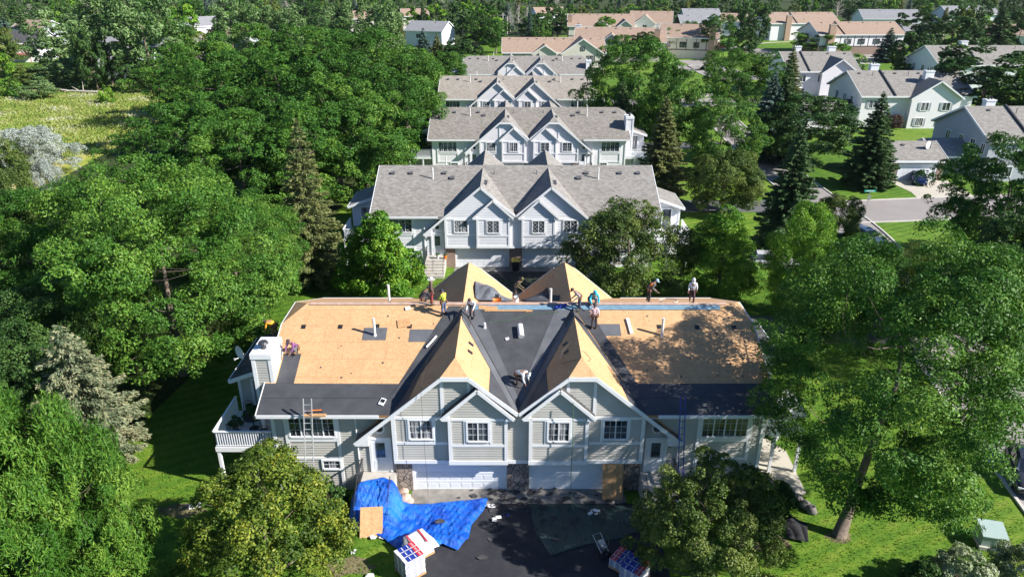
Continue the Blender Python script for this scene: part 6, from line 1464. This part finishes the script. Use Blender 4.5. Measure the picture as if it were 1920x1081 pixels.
# behind the meadow
T('greyw',215,160,-20,140,'tall pale cottonwood with a broken limb behind the meadow'); T('greyw',290,165,-25,130,'tall pale cottonwood right of the broken one'); T('greyw',120,140,20,120,'pale cottonwood before the white house in fragments'); T('darkb',185,172,55,60,'dark tangled tree at the meadow edge'); T('darkb',300,172,110,90,'dark low tree at the meadow corner'); T('darkb',245,170,95,55,'dark thicket tree between cottonwoods at the meadow edge')
T('bspruce',22,100,30,46,'blue spruce at the far left before the deck house'); T('spruce',52,85,15,36,'dark spruce behind the blue one'); T('olive',15,125,52,70,'olive tree at the left border above the meadow'); T('lime',10,160,100,60,'green tree at the left border at the meadow edge')
T('greyw',110,165,108,90,'grey-green thicket tree at the meadow edge'); T('greyw',160,168,118,60,'second thicket tree at the meadow edge'); T('olive',60,165,120,60,'olive thicket tree at the meadow edge'); T('bare',390,150,62,90,'leafless pinkish tree before the salmon-roofed house'); T('olive',370,120,50,60,'olive tree behind the leafless one'); T('lime',355,90,10,70,'yellow-green tree left of the white gabled house'); T('ash',330,130,20,80,'green tree behind the meadow cottonwoods')
T('limeshrub',202,193,160,28,'small bright lime shrub standing in the meadow'); T('greyw',75,185,150,70,'low grey-green bush spilling into the meadow'); T('shrub',30,180,150,50,'green bush at the meadow edge near the left border')
for px in (440,500,560,620,680,730): T('greyw',px,110,rnd.randint(-8,12),75,'tall grey-green poplar in the line above the dense wood','poplars in the line above the dense wood')
# fallen trunk
a, b_ = gp(95,172), gp(192,176); t = thing('fallen_tree', 'fallen pale trunk lying along the far edge of the meadow', 'fallen tree', (a[0],a[1],0)); m_ = MB(); d = Vector((b_[0]-a[0],b_[1]-a[1],0)); m_.tube([(0,0,.9),d*.4+Vector((0,-.4,.5)),d+Vector((0,0,.4))],[.12,.2,.3],7)
for k in range(7): q = d*(.05+.1*k); m_.tube([(q.x,q.y,.7),(q.x+rnd.uniform(-2.5,0),q.y+rnd.uniform(-2,2),rnd.uniform(.3,2.6))],[.09,.03],5)
m_.build('trunk', M['bark_pale'], t)
# shrubs near
for px, py, ty, w, k, lab in ((1790,1110,1032,120,'pale','variegated shrub at the bottom edge below the utility cabinet'),(1900,1100,1030,110,'pale','variegated shrub in the bottom right corner'),(1720,1120,1060,90,'darkleaf','dark shrub at the bottom edge left of the variegated ones')):
    x, y, h, r = solve(px, py, ty, w); put_tree('shrub', x, y, max(h,1.2), r, lab, meshes=(broad(px,max(h,1.2),r,base=0,nl=16000,ls=.10,lw=.6,mat=k,ncl=80,cr=.2,shape='dome',tr=.04),max(h,1.2),r))
for px, py, w, mk, lab in ((1380,915,120,'darkleaf','dark shrub below the right basement window of the front house'),(1270,905,90,'crab','shaded shrub at the right entry of the front house'),(640,895,60,'darkleaf','spiky dark shrub beside the left entry of the front house'),(1450,925,60,'darkleaf','dark shrub by the grey boulders')):
    x, y = gp(px, py); r = w/2*depth(y,.5)/F_PX; put_tree('shrub', x, min(y,-.9), 1.5, r, lab, meshes=(broad(px+1,1.5,r,base=0,nl=9000,ls=.12,lw=.55,mat=mk,ncl=60,cr=.22,shape='dome',tr=.03),1.5,r))
for i, (px, w) in enumerate(((1690,34),(1712,34),(1735,36),(1756,36))): T('shrub',px,226,212,w,'leafy hosta clump in the bed along the white two-chimney house','hostas along the white two-chimney house')
T('plum',1675,240,214,30,'purple-brown shrub at the left end of the hosta bed'); T('shrub',1650,236,205,22,'dark green globe shrub left of the purple-brown one')
# the long background: every tree its own, scattered clear of houses and streets
BOX = []
for o in bpy.data.objects:
    if o.parent is None and (o.get('category') in ('house','garage','townhouse')):
        pts = [ch.matrix_world @ Vector(c) for ch in o.children if ch.type == 'MESH' for c in ch.bound_box]
bpy.context.view_layer.update()
for o in bpy.data.objects:
    if o.parent is None and (o.get('category') in ('house','garage','townhouse')):
        pts = [ch.matrix_world @ Vector(c) for ch in o.children if ch.type == 'MESH' for c in ch.bound_box]
        BOX.append((min(p.x for p in pts)-2, max(p.x for p in pts)+2, min(p.y for p in pts)-7, max(p.y for p in pts)+2))
words = ['first','second','third','fourth','fifth','sixth','seventh','eighth','ninth','tenth','eleventh','twelfth','thirteenth','fourteenth','fifteenth','sixteenth','seventeenth','eighteenth','nineteenth','twentieth','twenty-first','twenty-second','twenty-third','twenty-fourth','twenty-fifth','twenty-sixth','twenty-seventh','twenty-eighth','twenty-ninth','thirtieth','thirty-first','thirty-second','thirty-third','thirty-fourth','thirty-fifth','thirty-sixth','thirty-seventh','thirty-eighth','thirty-ninth','fortieth']
bands = [(100,13,'among the gardens level with the rear tan-roofed houses'),(62,11,'in the belt just above the tan roofs'),(42,10,'in the belt near the top edge'),(27,10,'in the far belt at the top edge'),(16,11,'in the farthest belt on the skyline'),(7,12,'in the last hazy belt on the skyline')]
tone = {'ash':'green leafy tree','darkb':'dark rounded tree','lime':'yellow-green tree','greyw':'grey-green tree','spruce':'dark spruce','spruceo':'olive spruce','bspruce':'bluish spruce','olive':'olive tree','bare':'leafless grey tree','elm':'green elm'}
for bi, (pyb, H_, where) in enumerate(bands):
    row_ = []; px = -30+rnd.uniform(0,30)
    while px < 1960:
        x, y = gp(px, pyb+rnd.uniform(-5,5)*(1 if bi < 2 else .6)); R = rnd.uniform(3.6,6.2)
        if bi == 0: R *= .8
        ok = not any(a-R*.5 < x < b_+R*.5 and c-R < y < d+R*.3 for a, b_, c, d in BOX)
        if bi == 0: ok = ok and (px > 960) and not (1240 < px < 1700 and rnd.random() < .85)
        if bi == 1 and (1250 < px < 1660): ok = ok and rnd.random() < .25
        if bi == 1 and 430 < px < 760: ok = ok and rnd.random() < .5
        ok = ok and not any((x-a)**2+(y-b_)**2 < (R+c)**2*.28 for a, b_, c in TREES)
        if ok: row_.append((px, x, y, R))
        px += rnd.uniform(20,46)*(1 if bi < 3 else 1.25)*(.8 if bi in (1,2) else 1)
    for i, (px, x, y, R) in enumerate(row_):
        k = rnd.choices(['ash','darkb','lime','greyw','spruce','spruceo','bspruce','olive','bare'], [5,6,2.2,3,2.6,1,1,2,.9])[0]
        h = H_*rnd.uniform(.75,1.25)*(1.1 if 'spruce' in k else 1)
        if 'spruce' in k: R *= .62
        put_tree(k, x, y, h, R, '%s, %s from the left %s' % (tone[k], words[min(i,39)], where), 'trees of the background belts')

# ------------------------------------------------------------------ blades of grass
def blades(name, n, box, keep, L0, W0, mat, sd):
    rg = np.random.default_rng(sd); x = rg.uniform(box[0], box[1], n); y = rg.uniform(box[2], box[3], n)
    k = np.array([keep(a, b_) for a, b_ in zip(x, y)]); x = x[k]; y = y[k]; m = len(x)
    ln = L0*rg.uniform(.5, 1.4, m); T_ = unit(np.stack([rg.normal(size=m)*.6, rg.normal(size=m)*.6, np.ones(m)], 1)); Nn = rperp(rg, T_)
    P = np.stack([x, y, ln*.42], 1); pat = .5+.5*np.sin(x*.35+1.3*np.sin(y*.21))*np.sin(y*.4+x*.11)
    me = leaf_mesh(name, P, Nn, T_, ln, W0*rg.uniform(.6,1.4,m), np.clip(pat*.6+rg.uniform(0,.5,m), 0, 1), M[mat]); o = bpy.data.objects.new(name, me); C.objects.link(o); return tag(o, kind='stuff')
def onlawn(x, y):
    if -14 < x < 14.5 and 0 < y < 14.8: return False
    if -6.2 < x < 8.2 and y < 0: return False
    if 13.4 < x < 16.6 and -.6 < y < 5.6: return False
    if abs(x-(28.5+(y+14)*.15)) < 3.6: return False
    if x > 6 and 17 < y < 23: return False
    return True
blades('lawn_grass', 150000, (-32, 34, -12, 30), onlawn, .11, .045, 'grass', 41)
blades('meadow_grass', 90000, (-150, -52, 60, 158), lambda x, y: x < -62-(100-y)*.2*(y < 100), .5, .22, 'tallgrass', 42)
# ------------------------------------------------------------------ the air
hz = MB(); hz.box(-1450,1450,-75,2150,-1,40); hm = bpy.data.materials.new('haze'); hm.use_nodes = True; ht = hm.node_tree
for n in list(ht.nodes):
    if n.type == 'BSDF_PRINCIPLED': ht.nodes.remove(n)
pv = ht.nodes.new('ShaderNodeVolumePrincipled'); pv.inputs['Color'].default_value = (.86,.92,1,1); pv.inputs['Density'].default_value = .00004; pv.inputs['Anisotropy'].default_value = .2
ht.links.new(pv.outputs[0], ht.nodes['Material Output'].inputs['Volume'])
tag(hz.build('haze', hm), kind='stuff')
